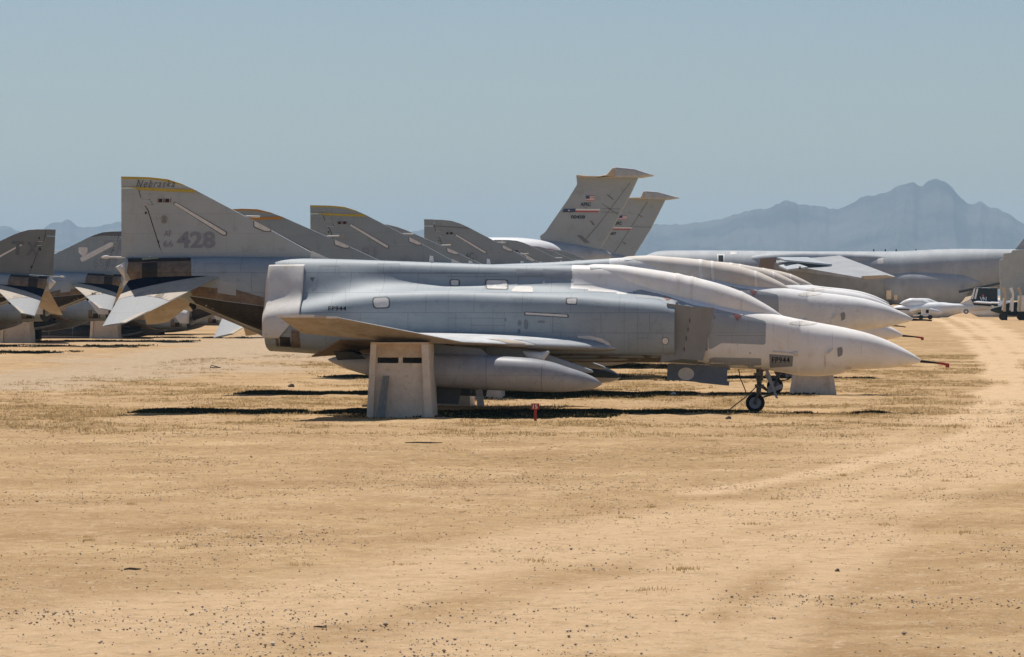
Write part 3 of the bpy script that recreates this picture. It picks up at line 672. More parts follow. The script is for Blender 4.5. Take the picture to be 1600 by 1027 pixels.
    mb.build('arrester_hook', mat('hook_steel', (.40, .35, .30), .5, (.25, .2, .16), 5, .8), root, off)
    mb = MB(); k = L(302, 470, -.05); mb.tube([k + Vector((.12, 0, .02)), k, k + Vector((-.03, 0, -.1)), k + Vector((.04, 0, -.2))], [.05, .075, .08, .05], 10); mb.build('hook_point', M_BLACK, root, off, True)
    mb = MB(); mb.tube([L(375, 502), L(425, 520), L(470, 530)], [.05, .2, .25], 12); mb.build('hook_fairing', M_GREY2, root, off, True)
    # --- wings
    def wing(sgn):
        A = L(957, 543.5, -1.40); B = L(713, 534.5, -4.1); E = L(472, 521, -4.1); Fr = Vector((-13.2, -1.3, E.z - .03)); A.z -= .02
        C = L(527, 496.5, -5.85); D = L(432, 493, -5.85); B2 = B + Vector((.12, 0, 0))
        inb = A + (A - B) * (.6 / 2.7); inb.y = -.8; inf = Fr + Vector((.1, .5, 0))
        secs = [(inb, inf, .30), (A, Fr, .31), (A.lerp(B, .5), Fr.lerp(E, .5), .22), (B, E, .13), (B2, E + Vector((0, -.02, .005)), .12), (B2.lerp(C, .5), E.lerp(D, .5), .08), (C, D, .045)]
        n = 22; V = []; mi = []; fs = []
        def af(t_): return 2.6 * (.5 * math.sqrt(t_) - .5 * t_) * (1.0 if t_ < .0 else 1) * 1.6
        for (le, te, th) in secs:
            for s2 in (1, -1):
                for i in range(n + 1):
                    t_ = (i / n) ** 1.6; p = le.lerp(te, t_)
                    prof = (math.sqrt(t_) * (1 - t_)) / .385
                    V.append((p.x, p.y * sgn, p.z + s2 * th * .5 * prof * (1.15 if s2 > 0 else .85) + (.004 * s2)))
        W_ = n + 1
        for j in range(len(secs) - 1):
            for i in range(n):
                a = j * 2 * W_ + i; c = a + 2 * W_
                fs.append((a, a + 1, c + 1, c)); mi.append(0); fs.append((a + W_, c + W_, c + W_ + 1, a + W_ + 1)); mi.append(1)
            a = j * 2 * W_; c = a + 2 * W_; fs += [(a, c, c + W_, a + W_), (a + n, a + n + W_, c + n + W_, c + n)]; mi += [0, 0]
        a = (len(secs) - 1) * 2 * W_; fs += [(a + i, a + i + 1, a + W_ + i + 1, a + W_ + i) for i in range(n)]; mi += [0] * n
        o = fixn(mobj('wing', V, fs, [mat('wing_top_grey', (.66, .66, .65), .5, (.43, .44, .445), 2, .7, (.85, .84, .82), fine=.08), M_UNDER], root, off, True, mi, 30))
        # leading edge colour pieces
        for (t0, t1, m, nm) in ((.56, .68, M_TAN, 'tan_leading_edge_piece'), (.02, .5, M_GREY2, 'leading_edge_flap')):
            mb = MB()
            for s2 in (1, -1):
                P = [A.lerp(B, t_) for t_ in np.linspace(t0, t1, 6)]; Q = [Fr.lerp(E, t_) for t_ in np.linspace(t0, t1, 6)]; V = []; k = 7
                for p, q_, tt in zip(P, Q, np.linspace(t0, t1, 6)):
                    th = .31 + (.13 - .31) * tt
                    for i in range(k + 1):
                        c = .11 * (i / k) ** 1.6; x = p.lerp(q_, c); V.append((x.x + .006, x.y * sgn, x.z + s2 * (th * .5 * (math.sqrt(c) * (1 - c)) / .385 * (1.15 if s2 > 0 else .85) + .012)))
                mb.add(V, [(a * (k + 1) + b_, a * (k + 1) + b_ + 1, (a + 1) * (k + 1) + b_ + 1, (a + 1) * (k + 1) + b_) for a in range(5) for b_ in range(k)])
            fixn(mobj(nm, mb.v, mb.f, m, o, off, True))
        P = [L(487, 556, -2.3), L(531, 530.5, -3.95), L(640, 533, -3.95), L(604, 548, -2.1)]; mb = MB(); mb.prism([Vector((p.x, p.y * sgn, p.z)) for p in P], (0, 0, -.03)); mb.build('drooped_flap', mat('flap_underside_brown', (.17, .13, .10), .7, (.10, .075, .055), 3, .8), root, off)
        # tip trim
        mb = MB(); z = lambda p: Vector((p.x, p.y * sgn, p.z))
        for a, b_, m in ((.0, .62, 0), (.62, .82, 1), (.82, 1.0, 0)):
            p = D.lerp(C, a); q_ = D.lerp(C, b_); mb.box((p.x, sgn * 5.85 - .02, min(p.z, q_.z) - .018), (q_.x, sgn * 5.85 + .02, max(p.z, q_.z) + .018), m)
        mb.build('wing_tip_cap', [M_PATCH, M_TAN], o, off)
        return A, B, E, Fr
    for sgn in (1, -1): A, B, E, Fr = wing(sgn)
    # --- drop tanks with pylons
    def tank(sgn, Y=-3.4):
        ax = [(940, 600.5, .01), (932, 599, .10), (915, 596.5, .19), (890, 593.5, .27), (855, 588.5, .355), (820, 585.5, .385), (760, 582.5, .39), (690, 579, .375), (640, 576, .34), (590, 571.5, .27), (550, 567, .18), (525, 563.5, .09), (513, 562, .015)]
        fz = pchip([a[0] for a in ax], [a[1] for a in ax]); fr = pchip([a[0] for a in ax], [a[2] for a in ax]); n = 36; V = []; uu = np.concatenate([np.linspace(940, 900, 14), np.linspace(895, 513, 50)])
        for u in uu:
            p = L(u, fz(u), Y); r = fr(u)
            V += [(p.x, p.y * sgn + r * math.sin(2 * math.pi * k / n), p.z + r * math.cos(2 * math.pi * k / n)) for k in range(n)]
        fs = [(j * n + k, j * n + (k + 1) % n, (j + 1) * n + (k + 1) % n, (j + 1) * n + k) for j in range(len(uu) - 1) for k in range(n)]
        mi = [1 if (sgn < 0 and (k < n * .33 or k >= n * .67)) else 0 for j in range(len(uu) - 1) for k in range(n)]
        tk = fixn(mobj('drop_tank', V, fs, [M_TANK, M_DARKT], root, off, True, mi, sharp=60))
        for u in (848, 762, 650):
            p = L(u, fz(u), Y); r = fr(u); mb = MB(); mb.tube([(p.x - .009, p.y * sgn, p.z), (p.x + .009, p.y * sgn, p.z)], r + .003, n, cap=False)
            mb.build('tank_seam', mat('tank_seam_grey', (.22, .225, .24), .6), tk, off, True)
        pts = [(600, 528), (700, 540), (752, 545), (775, 565), (640, 565), (605, 552)]
        mb = MB(); mb.prism([Vector((L(a, b_, Y).x, Y * sgn - .06, L(a, b_, Y).z)) for a, b_ in pts], (0, .12, 0)); mb.build('pylon', M_DOOR, root, off)
        for k in (-1, 0, 1):
            p = L(545, 566, Y)
        mb = MB(); p = L(560, 568, Y)
        for a_ in (sgn * 1.0, -sgn * 1.0):
            q0 = Vector((p.x + .35, p.y * sgn, p.z)); q1 = Vector((p.x - .45, p.y * sgn, p.z + .02)); e = Vector((-.15, a_ * .5, .25))
            mb.prism([q0, q1, q1 + e + Vector((.1, 0, 0)), q0 + e + Vector((-.25, 0, 0))], (0, 0, .02))
        mb.build('tank_fin', M_DARKT, tk, off)
    tank(1); tank(-1)
    # inboard pylons reaching forward under the wing
    for sgn in (1, -1):
        mb = MB(); Y = -2.1
        pts = [(760, 538), (835, 547), (865, 557), (925, 578), (928, 582.5), (920, 583), (850, 575), (790, 568), (760, 562)]
        P = [Vector((L(a, b_, Y).x, Y * sgn - .09, L(a, b_, Y).z)) for a, b_ in pts]; mb.prism(P, (0, .18, 0))
        o = mb.build('inboard_pylon', M_GREY2, root, off); bv = o.modifiers.new('b', 'BEVEL'); bv.width = .04; bv.segments = 2; bv.limit_method = 'ANGLE'
        # landing light blister under wing
        mb = MB(); c = L(841, 551, -2.6); mb.tube([(c.x - .35, c.y * sgn, c.z + .02), (c.x - .2, c.y * sgn, c.z - .08), (c.x + .1, c.y * sgn, c.z - .09), (c.x + .25, c.y * sgn, c.z + .02)], [.02, .11, .11, .03], 12)
        mb.build('wing_blister', M_PATCH, root, off, True)
    # --- intake ramps
    for sgn in (1, -1):
        def rp(u, v, y): p = L(u, v, y); return Vector((p.x, p.y * sgn, p.z))
        mb = MB()
        t1 = [rp(1042, 474, -1.16), rp(1082, 479.5, -1.10), rp(1066, 561, -1.06), rp(1032, 566, -1.10)]
        t2 = [rp(1082, 479.5, -1.10), rp(1116.5, 481, -.80), rp(1098.5, 563.5, -.80), rp(1066, 561, -1.06)]
        for q_ in (t1, t2): mb.add(q_ + [p + Vector((0, .05 * sgn, 0)) for p in q_], [(0, 1, 2, 3), (7, 6, 5, 4), (0, 4, 5, 1), (1, 5, 6, 2), (2, 6, 7, 3), (3, 7, 4, 0)])
        rmp = mb.build('intake_ramp', mat('ramp_grey', (.27, .275, .275), .55, (.23, .235, .235), 3, .7, fine=.05), root, off)
        for v in (500, 514, 528, 545):
            mb = MB(); u = 1082 - (v - 479) * .195; p = rp(u, v, -1.125 + (v - 480) * .0004); mb.box((p.x - .008, p.y - .008, p.z - .06), (p.x + .008, p.y + .008, p.z + .03)); mb.build('ramp_slot', M_INK, rmp, off)
    # --- nose details
    mb = MB(); mb.tube([L(1437, 564.5), L(1447, 565.5), L(1462, 567), L(1474, 569)], [.035, .03, .022, .02], 8); pr = mb.build('nose_probe', M_BLACK, root, off, True)
    mb = MB(); mb.tube([L(1466, 567.4), L(1483, 570)], .03, 8); p = L(1480, 570.5); mb.box((p.x - .04, -.012, p.z - .06), (p.x + .05, .012, p.z + .02)); mb.build('red_probe_cover', M_RED, pr, off)
    mb = MB(); p = side(1)(1297, 550); p = Vector(p)
    mb.prism([p + Vector((-.06, .02, -.06)), p + Vector((.02, .02, .06)), p + Vector((.06, .02, .08)), p + Vector((.05, .02, .03))], (0, -.09, 0)); mb.build('side_probe', M_PATCH, fus, off)
    p = Vector(side(1)(1244, 552.5)); q_ = Vector(side(1)(1207, 549)); mb = MB(); mb.tube([q_, p], .02, 8); mb.tube([p + Vector((-.06, 0, 0)), p + Vector((.03, 0, 0))], .05, 8); mb.build('side_fairing', M_PATCH, fus, off, True)
    # nose gear doors
    mb = MB(); pts = [(1043, 568), (1090, 570), (1141, 574.5), (1140, 578.5), (1136.5, 578.5), (1136, 595.5), (1139.5, 596), (1139, 603), (1094, 598.5), (1087, 597), (1042, 593.5)]
    mb.prism([Vector((L(a, b_, -.3).x, -.3, L(a, b_, -.3).z)) for a, b_ in pts], (0, .035, 0)); dr = mb.build('nose_gear_door', M_DOOR, root, off)
    v, f = grid_poly(ell(1072, 584.5, 12.5, 10), 50); mobj('white_disc', [(L(a, b_, -.3).x, -.306, L(a, b_, -.3).z) for a, b_, _ in v], f, M_PATCH, dr, off)
    fixn(dr)
    # --- nose gear
    ng = L(1187, 600); gx = ng.x; wc = Vector((L(1180, 630).x, 0, .225))
    mb = MB(); mb.tube([(gx, 0, 2.0), (gx, 0, .75)], .085, 14); mb.tube([(gx, 0, .8), (gx - .03, 0, .42)], .06, 12)
    mb.tube([(gx - .03, -.14, .5), (gx - .03, .14, .5)], .05, 8); mb.tube([(gx - .03, -.12, .5), (wc.x, -.12, wc.z)], .03, 8); mb.tube([(gx - .03, .12, .5), (wc.x, .12, wc.z)], .03, 8); mb.tube([(wc.x, -.16, wc.z), (wc.x, .16, wc.z)], .03, 8)
    mb.tube([(gx + .05, 0, .62), (gx + .3, 0, .42)], [.05, .015], 6); mb.tube([(gx + .05, 0, .35), (gx + .3, 0, .42)], .02, 6)
    mb.tube([(gx, 0, .95), (gx + .7, 0, 1.35)], .03, 8); mb.tube([(gx - .02, -.1, .75), (gx + .03, -.1, .75)], .11, 8); mb.box((gx - .11, -.1, .58), (gx + .1, .1, .66)); mb.box((gx - .13, -.09, .86), (gx + .05, .08, .93))
    gear = mb.build('nose_gear', M_STEEL, root, off, True)
    def wheel(par, c, r, wd, hub=None):
        mb = MB(); n = 28; prof = [(-wd * .35, r * .62), (-wd * .5, r * .78), (-wd * .42, r * .94), (-wd * .2, r), (wd * .2, r), (wd * .42, r * .94), (wd * .5, r * .78), (wd * .35, r * .62)]
        V = [(c[0] + p[1] * math.cos(2 * math.pi * k / n), c[1] + p[0], c[2] + p[1] * math.sin(2 * math.pi * k / n)) for p in prof for k in range(n)]; m_ = len(prof)
        mb.add(V, [(j * n + k, j * n + (k + 1) % n, ((j + 1) % m_) * n + (k + 1) % n, ((j + 1) % m_) * n + k) for j in range(m_) for k in range(n)]); mb.build('tyre', M_BLACK, par, off, True, 50)
        mb = MB(); mb.tube([(c[0], c[1] - wd * .34, c[2]), (c[0], c[1] + wd * .34, c[2])], r * .62, n); mb.tube([(c[0], c[1] - wd * .42, c[2]), (c[0], c[1] + wd * .42, c[2])], r * .18, 12, 1)
        V = []
        mb.build('wheel_hub', [hub or M_HUB, M_BLACK], par, off, True, 30)
        return mb
    wheel(gear, wc, .225, .15)
    mb = MB(); a = L(1197, 577, -.2); b_ = L(1214, 622, -.25)
    mb.hexa([a + Vector((-.04, 0, 0)), a + Vector((.05, 0, 0)), a + Vector((.05, .03, 0)), a + Vector((-.04, .03, 0))], [b_ + Vector((-.03, 0, 0)), b_ + Vector((.03, 0, -.02)), b_ + Vector((.03, .03, -.02)), b_ + Vector((-.03, .03, 0))]); mb.build('gear_door_strip', M_TANK, gear, off)
    mb = MB(); a = L(1200, 612, -.1); b_ = L(1222, 604, -.1); mb.tube([a, b_], [.05, .07], 4); mb.tube([L(1196, 585, -.1), L(1206, 600, -.1), L(1201, 610, -.1)], .04, 6); mb.build('gear_link', M_TANK, gear, off)
    # main gear
    for sgn in (1, -1):
        mx = gx - 7.06; my = -2.73 * sgn; mb = MB()
        mb.tube([(mx, my, 1.75), (mx, my, .8)], .10, 14); mb.tube([(mx, my, .85), (mx, my, .36)], .075, 12); mb.tube([(mx, my + .05 * sgn, .36), (mx, my - .2 * sgn, .36)], .05, 8)
        mb.tube([(mx, my, 1.1), (mx, my + .9 * sgn, 1.6)], .04, 8); mb.tube([(mx + .08, my, .9), (mx + .3, my, .68), (mx + .08, my, .45)], .025, 6)
        mg = mb.build('main_gear', M_STEEL, root, off, True); wheel(mg, (mx, my - .24 * sgn, .37), .37, .24, hub=M_DKHUB); mb = MB(); mb.box((mx - .35, my - .35, .74), (mx + .4, my + .3, .84)); mb.build('gear_plate', M_BLACK, mg, off)
        if sgn < 0:
            mb = MB(); P = [L(a, b_, 3.1) for a, b_ in ((743, 600), (752, 600), (757, 636.5), (746, 637))]; mb.prism(P, (0, .04, 0)); mb.build('main_gear_door', M_TRW, root, off)
        mb = MB(); P = [L(a, b_, -3.15) for a, b_ in ((668, 596), (722, 600), (716, 632), (668, 630))]; mb.prism([Vector((p.x, p.y * sgn, p.z)) for p in P], (0, .03, 0)); mb.build('main_gear_door', mat('dark_door', (.09, .10, .105), .7), root, off)  # dark panel added in place of the shaded far stand
    absorb(fus, [c for c in fus.children if c.type == 'MESH' and c.name.split('.')[0] in JOINNAMES])
    absorb(fin, [c for c in fin.children if c.type == 'MESH' and c.name.split('.')[0] in JOINNAMES])
    return root, fus, fin, side, finmap, text_decal, off

jet0, fus0, fin0, side, finmap, _, OFF = build_jet()
def fmark(fin, s, box, m, sgn=1, **kw):
    return text_decal('tail_marking', s, box, finmap(sgn, .058), m, fin, P0, flip=(sgn < 0), **kw)
def fpoly(fin, name, polys, m, lift=.058, sgns=(1, -1)):
    mb = MB()
    for sgn in sgns:
        for poly in polys:
            v, f = grid_poly(poly, 60); mb.add([finmap(sgn, lift)(p[0], p[1]) for p in v], f)
    return fixn(mobj(name, mb.v, mb.f, m, fin, P0))
TOPS = [(190.2, 276.3), (216, 276.6), (235, 277.2), (262, 280.2), (285, 287.6), (291, 290.6), (280, 288.3), (258, 283.2), (235, 280.3), (190.2, 279.6)]
LOWS = [(216, 292.5), (190.4, 292.2), (190.4, 293.2), (216, 294.5), (216.5, 297), (262, 299.5), (308, 301.3), (302, 295.8), (262, 295)]

# copies of the bare jet are taken before its own markings are added
def find(o, name): return [c for c in o.children if c.name.split('.')[0] == name]
def place_jet(j, dx, Y, vt, vn, face=0):
    """raise and pitch a jet so that fin top and nose sit at measured heights"""
    zt0 = ZV(190, 276.5); xt = XU(190) - P0.x; zn0 = ZV(1440, 565); xn = XU(1440) - P0.x
    zt = ZV(190, vt, Y) if not face else vt; zn = ZV(1427, vn, Y) if not face else vn
    al = math.atan2((zn - zt) - (zn0 - zt0), xn - xt); dz = (zt - zt0) + (-xt) * math.sin(al)
    j.location = (P0.x + dx, Y, dz); j.rotation_euler = (0, -al, face)
    g = gz(Y)
    for c in j.children:
        if c.name.split('.')[0] in ('nose_gear', 'main_gear'):
            Rm = Matrix.Rotation(-al, 4, 'Y'); c.matrix_local = Rm.inverted() @ Matrix.Translation((0, 0, g - dz))
    return j
row = [jet0]; GRP = 'mothballed fighter jets parked in a row'
for i in range(8): row.append(copy_tree(jet0))
leftrow = [copy_tree(jet0) for i in range(5)]
LAB = ['nearest grey fighter jet with FP944 on its white nose and yellow fin stripes',
 'white nosed fighter jet directly behind the nearest one, orange striped fin, nose held high',
 'third fighter jet in the row, yellow striped fin and low nose with red tip',
 'fourth fighter jet in the row, with small script on its low grey fin top',
 'fifth fighter jet in the row, with plain tall fin and long white slot cover',
 'sixth fighter jet in the row, fin top just behind the plain tall fin',
 'seventh fighter jet in the row, low fin in front of the cargo jet tails',
 'eighth fighter jet in the row, mostly hidden with only its fin edge and canopy showing',
 'last fighter jet of the row, nearest to the big cargo jets']
SPEC = [None, (.15, 14.6, 328, 499.5), (0, 30.8, 322, 525), (0, 44.2, 352, 483), (0, 61.9, 344, 509), (.1, 74.8, 372, 475), (0, 92, 376, 500), (0, 107, 386, 476), (0, 122, 392, 476)]
WV = [M_WHITE, mat('yellowed_white_coat', (.84, .78, .69), .55, (.66, .58, .49), 1.0, .7, (.9, .84, .74), bump=.3, fine=.06), mat('chalky_white_coat', (.80, .79, .77), .7, (.64, .62, .60), 2.2, .7, (.86, .84, .82), bump=.3, fine=.06), mat('dusty_white_coat', (.76, .70, .63), .65, (.60, .52, .44), .8, .8, (.88, .82, .74), bump=.3, fine=.08)]
for i, j in enumerate(row):
    if i:
        for c in find(j, 'fuselage') + find(j, 'canopy'):
            for sl in c.material_slots:
                if sl.material == M_WHITE: sl.link = 'OBJECT'; sl.material = WV[(i * 2 + (c.name[0] == 'c')) % 4]
for i, j in enumerate(row + leftrow):
    for c in (find(j, 'main_gear') if i < 9 else []):
        for d in find(c, 'tyre') + find(c, 'wheel_hub'): bpy.data.objects.remove(d)
    for c in find(j, 'tail_fin'):
        c.data = c.data.copy()
        for d in list(c.children):
            if 'side' in d and (d['side'] == -1) == (i < 9) or (i >= 9 and d.name.split('.')[0] in ('fin_square', 'fin_red_bar', 'faint_crest')) or (i == 10 and d.name.split('.')[0] in ('white_slot_cover', 'black_sealant_edge')): bpy.data.objects.remove(d)
            elif 'side' in d: del d['side']
    if i not in (0, 2):
        for c in find(j, 'nose_probe'):
            for d in find(c, 'red_probe_cover'): bpy.data.objects.remove(d)
for i, j in enumerate(row):
    tag(j, LAB[i], 'fighter jet', GRP)
    if i: place_jet(j, *SPEC[i])
# individual markings
f1 = find(row[0], 'tail_fin')[0]
fpoly(f1, 'yellow_stripe', [TOPS, LOWS], M_YEL); fmark(f1, 'Nebraska', (213, 281.5, 274, 293), M_INKD, shear=.45, spacing=1.25)
fmark(f1, 'AF', (257, 360.5, 269, 369.5), M_INKG); fmark(f1, '66', (256, 376, 271, 386), M_INKG); fmark(f1, '428', (277, 362, 337, 388), M_INKG, bold=.03)
fmark(f1, '1', (254, 338, 260, 348), mat('crest_ink', (.24, .23, .22), .6))
text_decal('stencilled_code', 'FP944', (513, 479, 541, 486), side(1, .012), M_INK, fus0, P0, bold=.02, spacing=1.15)
text_decal('stencilled_code', 'FP944', (1206, 558, 1234, 567), side(1, .014), M_INK, fus0, P0, bold=.015, spacing=1.1)
f2 = find(row[1], 'tail_fin')[0]; fpoly(f2, 'orange_stripe', [TOPS, LOWS], M_ORG)
f3 = find(row[2], 'tail_fin')[0]; fpoly(f3, 'yellow_stripe', [TOPS, LOWS], M_YEL); fmark(f3, '91', (298, 366, 326, 388), M_INKG)
f4 = find(row[3], 'tail_fin')[0]; fmark(f4, 'HAA', (235, 284, 262, 292), M_INKD, shear=.3)
f5 = find(row[4], 'tail_fin')[0]; fpoly(f5, 'brown_stripe', [[(216, 295), (308, 301.5), (305, 299), (216, 293)]], M_BROWNS); fmark(f5, '4C', (298, 366, 322, 384), M_INKD)
for ff in (f1, f2, f3, f5): absorb(ff, [c for c in ff.children if c.name.split('.')[0] in JOINNAMES])
for j in row[1:]:
    for nm in ('tail_fin', 'rudder'):
        for c in find(j, nm):
            c.data = c.data.copy(); c.data.materials[0] = M_FIN2

# left row facing the other way
LSPEC = [(76, 359, .58, 'TX'), (194, 362, .53, 'SA'), (286, 373, .49, ''), (402, 398, .452, ''), (450, 402, .42, '')]
LLAB = ['left facing fighter jet at the photo edge with TX on its fin', 'left facing fighter jet with SA and 6507 on its fin beside the striped fin',
 'pale bellied fighter jet behind the one marked 6507, facing left', 'left facing fighter jet whose stand and wheel show under the nearest jet tail', 'farthest left facing fighter jet hidden behind the nearest fin']
for k, (u, v, s, mk) in enumerate(LSPEC):
    j = leftrow[k]; Y = DIST / s - DIST; tag(j, LLAB[k], 'fighter jet', 'fighter jets of the left row, tails towards the nearest jet')
    p = L(u, v, Y)
    base_nose = ZV(1440, 565) + (.5, .15, .2, -.1, .2)[k]
    place_jet(j, 0, Y, p.z, base_nose + gz(Y), math.pi)
    tx = XU(190) - P0.x
    j.location.x = p.x + tx
    f = find(j, 'tail_fin')[0]; f.data = f.data.copy(); f.data.materials[0] = M_FIN2 if k else mat('tx_grey', (.19, .2, .195), .55, (.15, .16, .155), 1.3, .7)
    for c in find(j, 'rudder'): c.data = c.data.copy(); c.data.materials[0] = f.data.materials[0]
    if mk == 'TX':
        fmark(f, 'T', (272, 312, 306, 350), M_INKD, -1, bold=.05); fmark(f, 'X', (231, 312, 266, 350), M_INKD, -1, bold=.05)
        fpoly(f, 'rudder_stain', [ell(232, 301, 2, 3.5), ell(228, 331, 2.4, 4.5), ell(250, 380, 1.6, 3)], M_INK, .06, (-1,))
    if mk == 'SA':
        fpoly(f, 'brown_stripe', [[(191, 276.4), (216, 276.7), (235, 277.3), (262, 280.4), (285, 288), (300, 296), (288, 294), (262, 290), (191, 290)]], M_INKD, .06, (-1,))
        fmark(f, 'S', (233, 303, 260, 342), M_INKG, -1); fmark(f, 'A', (198, 303, 222, 342), M_INKG, -1); fmark(f, '6507', (218, 358, 288, 384), M_INKG, -1)
        fpoly(f, 'shield_badge', [rounded([(306, 326), (333, 326), (333, 342), (319, 354), (306, 342)], 4)], M_PATCH, .06, (-1,))
        fpoly(f, 'broad_slot_cover', [rounded([(230, 311), (237, 308), (328, 357), (325, 368), (318, 369), (231, 320)], 5)], M_PATCH, .06, (-1,))
        absorb(f, [c for c in f.children if c.name.split('.')[0] in JOINNAMES])
    if mk == 'TX': absorb(f, [c for c in f.children if c.name.split('.')[0] in JOINNAMES])
    if not mk: pass

for k, (u, v, Y, vt) in enumerate(((338, 500, 140, 395), (232, 503, 152, 398))):
    j = copy_tree(jet0); place_jet(j, 0, Y, vt, v); j.location.x = P0.x + L(u, v, Y).x
    for c in list(find(j, 'tail_fin')[0].children): bpy.data.objects.remove(c)
    tag(j, ['far pale nosed jet whose rounded nose shows below the tail of the nearest jet', 'farthest pale jet body seen between the stands of the left jets'][k], 'fighter jet', 'fighter jets far behind the left row')
# ================================================================== STANDS
def stand(loc, wtop, wbot, h, d, slots=True, name='wooden_stand'):
    r = empty(name, loc); x0, x1 = -wbot / 2, wbot / 2; t0, t1 = -wtop / 2, wtop / 2
    # front board between two posts; slots cut through (board pieces around them)
    def X(z, f): w_ = (wbot + (wtop - wbot) * z / h) / 2; return -w_ + 2 * w_ * f
    mb = MB()
    def piece(f0, f1, z0, z1, y=0, th=.03, m=0):
        mb.hexa([(X(z0, f0), y, z0), (X(z0, f1), y, z0), (X(z0, f1), y + th, z0), (X(z0, f0), y + th, z0)], [(X(z1, f0), y, z1), (X(z1, f1), y, z1), (X(z1, f1), y + th, z1), (X(z1, f0), y + th, z1)], m)
    if slots:
        zs0, zs1 = h * .745, h * .822
        piece(.10, .88, 0, zs0, .12); piece(.10, .88, zs1, h, .12, m=1); piece(.10, .12, zs0, zs1, .12); piece(.475, .545, zs0, zs1, .12)
    else: piece(.04, .96, 0, h, .06)
    mb.build('front_board', [M_STAND, M_STANDR if slots else M_STAND], r)
    for f0, f1 in ((0, .10), (.88, 1.0)):
        mb = MB(); piece(f0, f1, -.08, h, 0, .14); o = mb.build('post', M_STAND, r)
    mb = MB(); 
    for f0, f1 in ((0, .03), (.97, 1)): piece(f0, f1, 0, h, .14, d - .14)
    piece(.03, .97, 0, h, d - .03, .03); mb.build('side_board', M_STAND, r)
    mb = MB(); mb.box((t0, 0, h), (t1, d, h + .05)); mb.build('top_plank', M_STANDR, r)
    return r
a, b_ = L(579, 535, -4.6), L(669, 535, -4.6); wt = b_.x - a.x; a2, b2 = L(573.5, 652, -4.6), L(676, 652, -4.6); wb = b2.x - a2.x
S0 = stand(((a.x + b_.x) / 2, -4.6, 0), wt, wb, a.z - .05, 1.1)
tag(S0, 'tall tan plywood stand with two slots holding up the nearest wing', 'stand')
SG = 'plywood stands under the parked jets'; tag(S0, group=SG)
def stand_at(u0, u1, vt, Y, lab, face_slots=False, base=None):
    A_, B_ = L(u0, vt, Y), L(u1, vt, Y); g = gz(Y)
    s = stand(((A_.x + B_.x) / 2, Y, g), (B_.x - A_.x) * .86, B_.x - A_.x, A_.z - g, .9, face_slots); tag(s, lab, 'stand', SG); return s
def copy_stand(x, y, lab, zs=1.0):
    s = copy_tree(S0); s.location = (x, y, gz(y)); s.scale = (1, 1, zs); tag(s, lab, 'stand', SG); return s
sx = S0.location.x
copy_stand(sx, 3.6, 'shaded plywood stand under the far wing of the nearest jet')
ords = ['second', 'third', 'fourth', 'fifth']
for i in range(1, 5):
    Y = SPEC[i][1]; zs = .93 if i % 2 else 1.0
    copy_stand(sx + SPEC[i][0], Y - 4.6, 'plywood stand under the near wing of the %s jet in the row' % ords[i - 1], zs)
    copy_stand(sx + SPEC[i][0], Y + 3.6, 'plywood stand under the far wing of the %s jet in the row' % ords[i - 1], zs)
s = stand_at(1233, 1307, 586, 13.6, 'grey trapezoid stand on the sand below the second white nose'); s['label'] = 'grey trapezoid stand on the sand right of the nose wheel'
for (k, lab) in ((0, 'shaded stand under the wing of the left jet marked TX'), (1, 'stand under the jet marked 6507'), (2, 'plywood stand under the pale belly left of the dark wheel'), (3, 'plywood stand left of the white stabiliser tip')):
    j = leftrow[k]; 
    copy_stand(j.location.x - (sx - P0.x), j.location.y - 4.6, lab, 1.0)
# loose board leaning on the stand
mb = MB(); a = L(595, 652, -4.75); b_ = L(603, 588, -4.55)
mb.hexa([a + Vector((-.09, -.12, 0)), a + Vector((.11, -.12, 0)), a + Vector((.11, -.08, 0)), a + Vector((-.09, -.08, 0))], [b_ + Vector((-.07, 0, 0)), b_ + Vector((.07, 0, .01)), b_ + Vector((.07, .04, .01)), b_ + Vector((-.07, .04, 0))])
o = mb.build('loose_board', M_WOOD); tag(o, 'old grey board leaning against the tan plywood stand', 'board')
# red marker sign
p = L(836.5, 656, -6.0); zt = L(836, 630.5, -6).z; sg = empty('marker_sign', (p.x, -6, 0)); tag(sg, 'small red marker sign numbered 15 on a red stake', 'sign')
mb = MB(); mb.box((-.03, -.02, -.05), (.03, .02, zt - .02)); mb.build('stake', M_RED, sg)
mb = MB(); mb.box((-.09, -.035, zt - .14), (.09, -.021, zt)); pl = mb.build('plate', M_RED, sg)
v, f = text_mesh('15', bold=.02); mobj('number', [(-.05 + .10 * a, -.0375, zt - .115 + .09 * b_) for a, b_ in v], f, M_SIGNW, pl)
# tie down cables
for lab, pts in (('slack dark tie down cable hanging from the nose gear to the sand', [(1180, 606, -.1), (1166, 620, -.6), (1150, 632, -1.1), (1139, 641, -1.6)]), ('thin dark wire dangling behind the nose gear', [(1154, 577, -.1), (1157, 592, -.1), (1163, 606, -.1), (1166, 614, 0)])):
    P = [L(*q_) for q_ in pts]; mb = MB(); mb.tube(P, .013, 6); tag(mb.build('cable', M_CABLE, None, None, True), lab, 'cable')

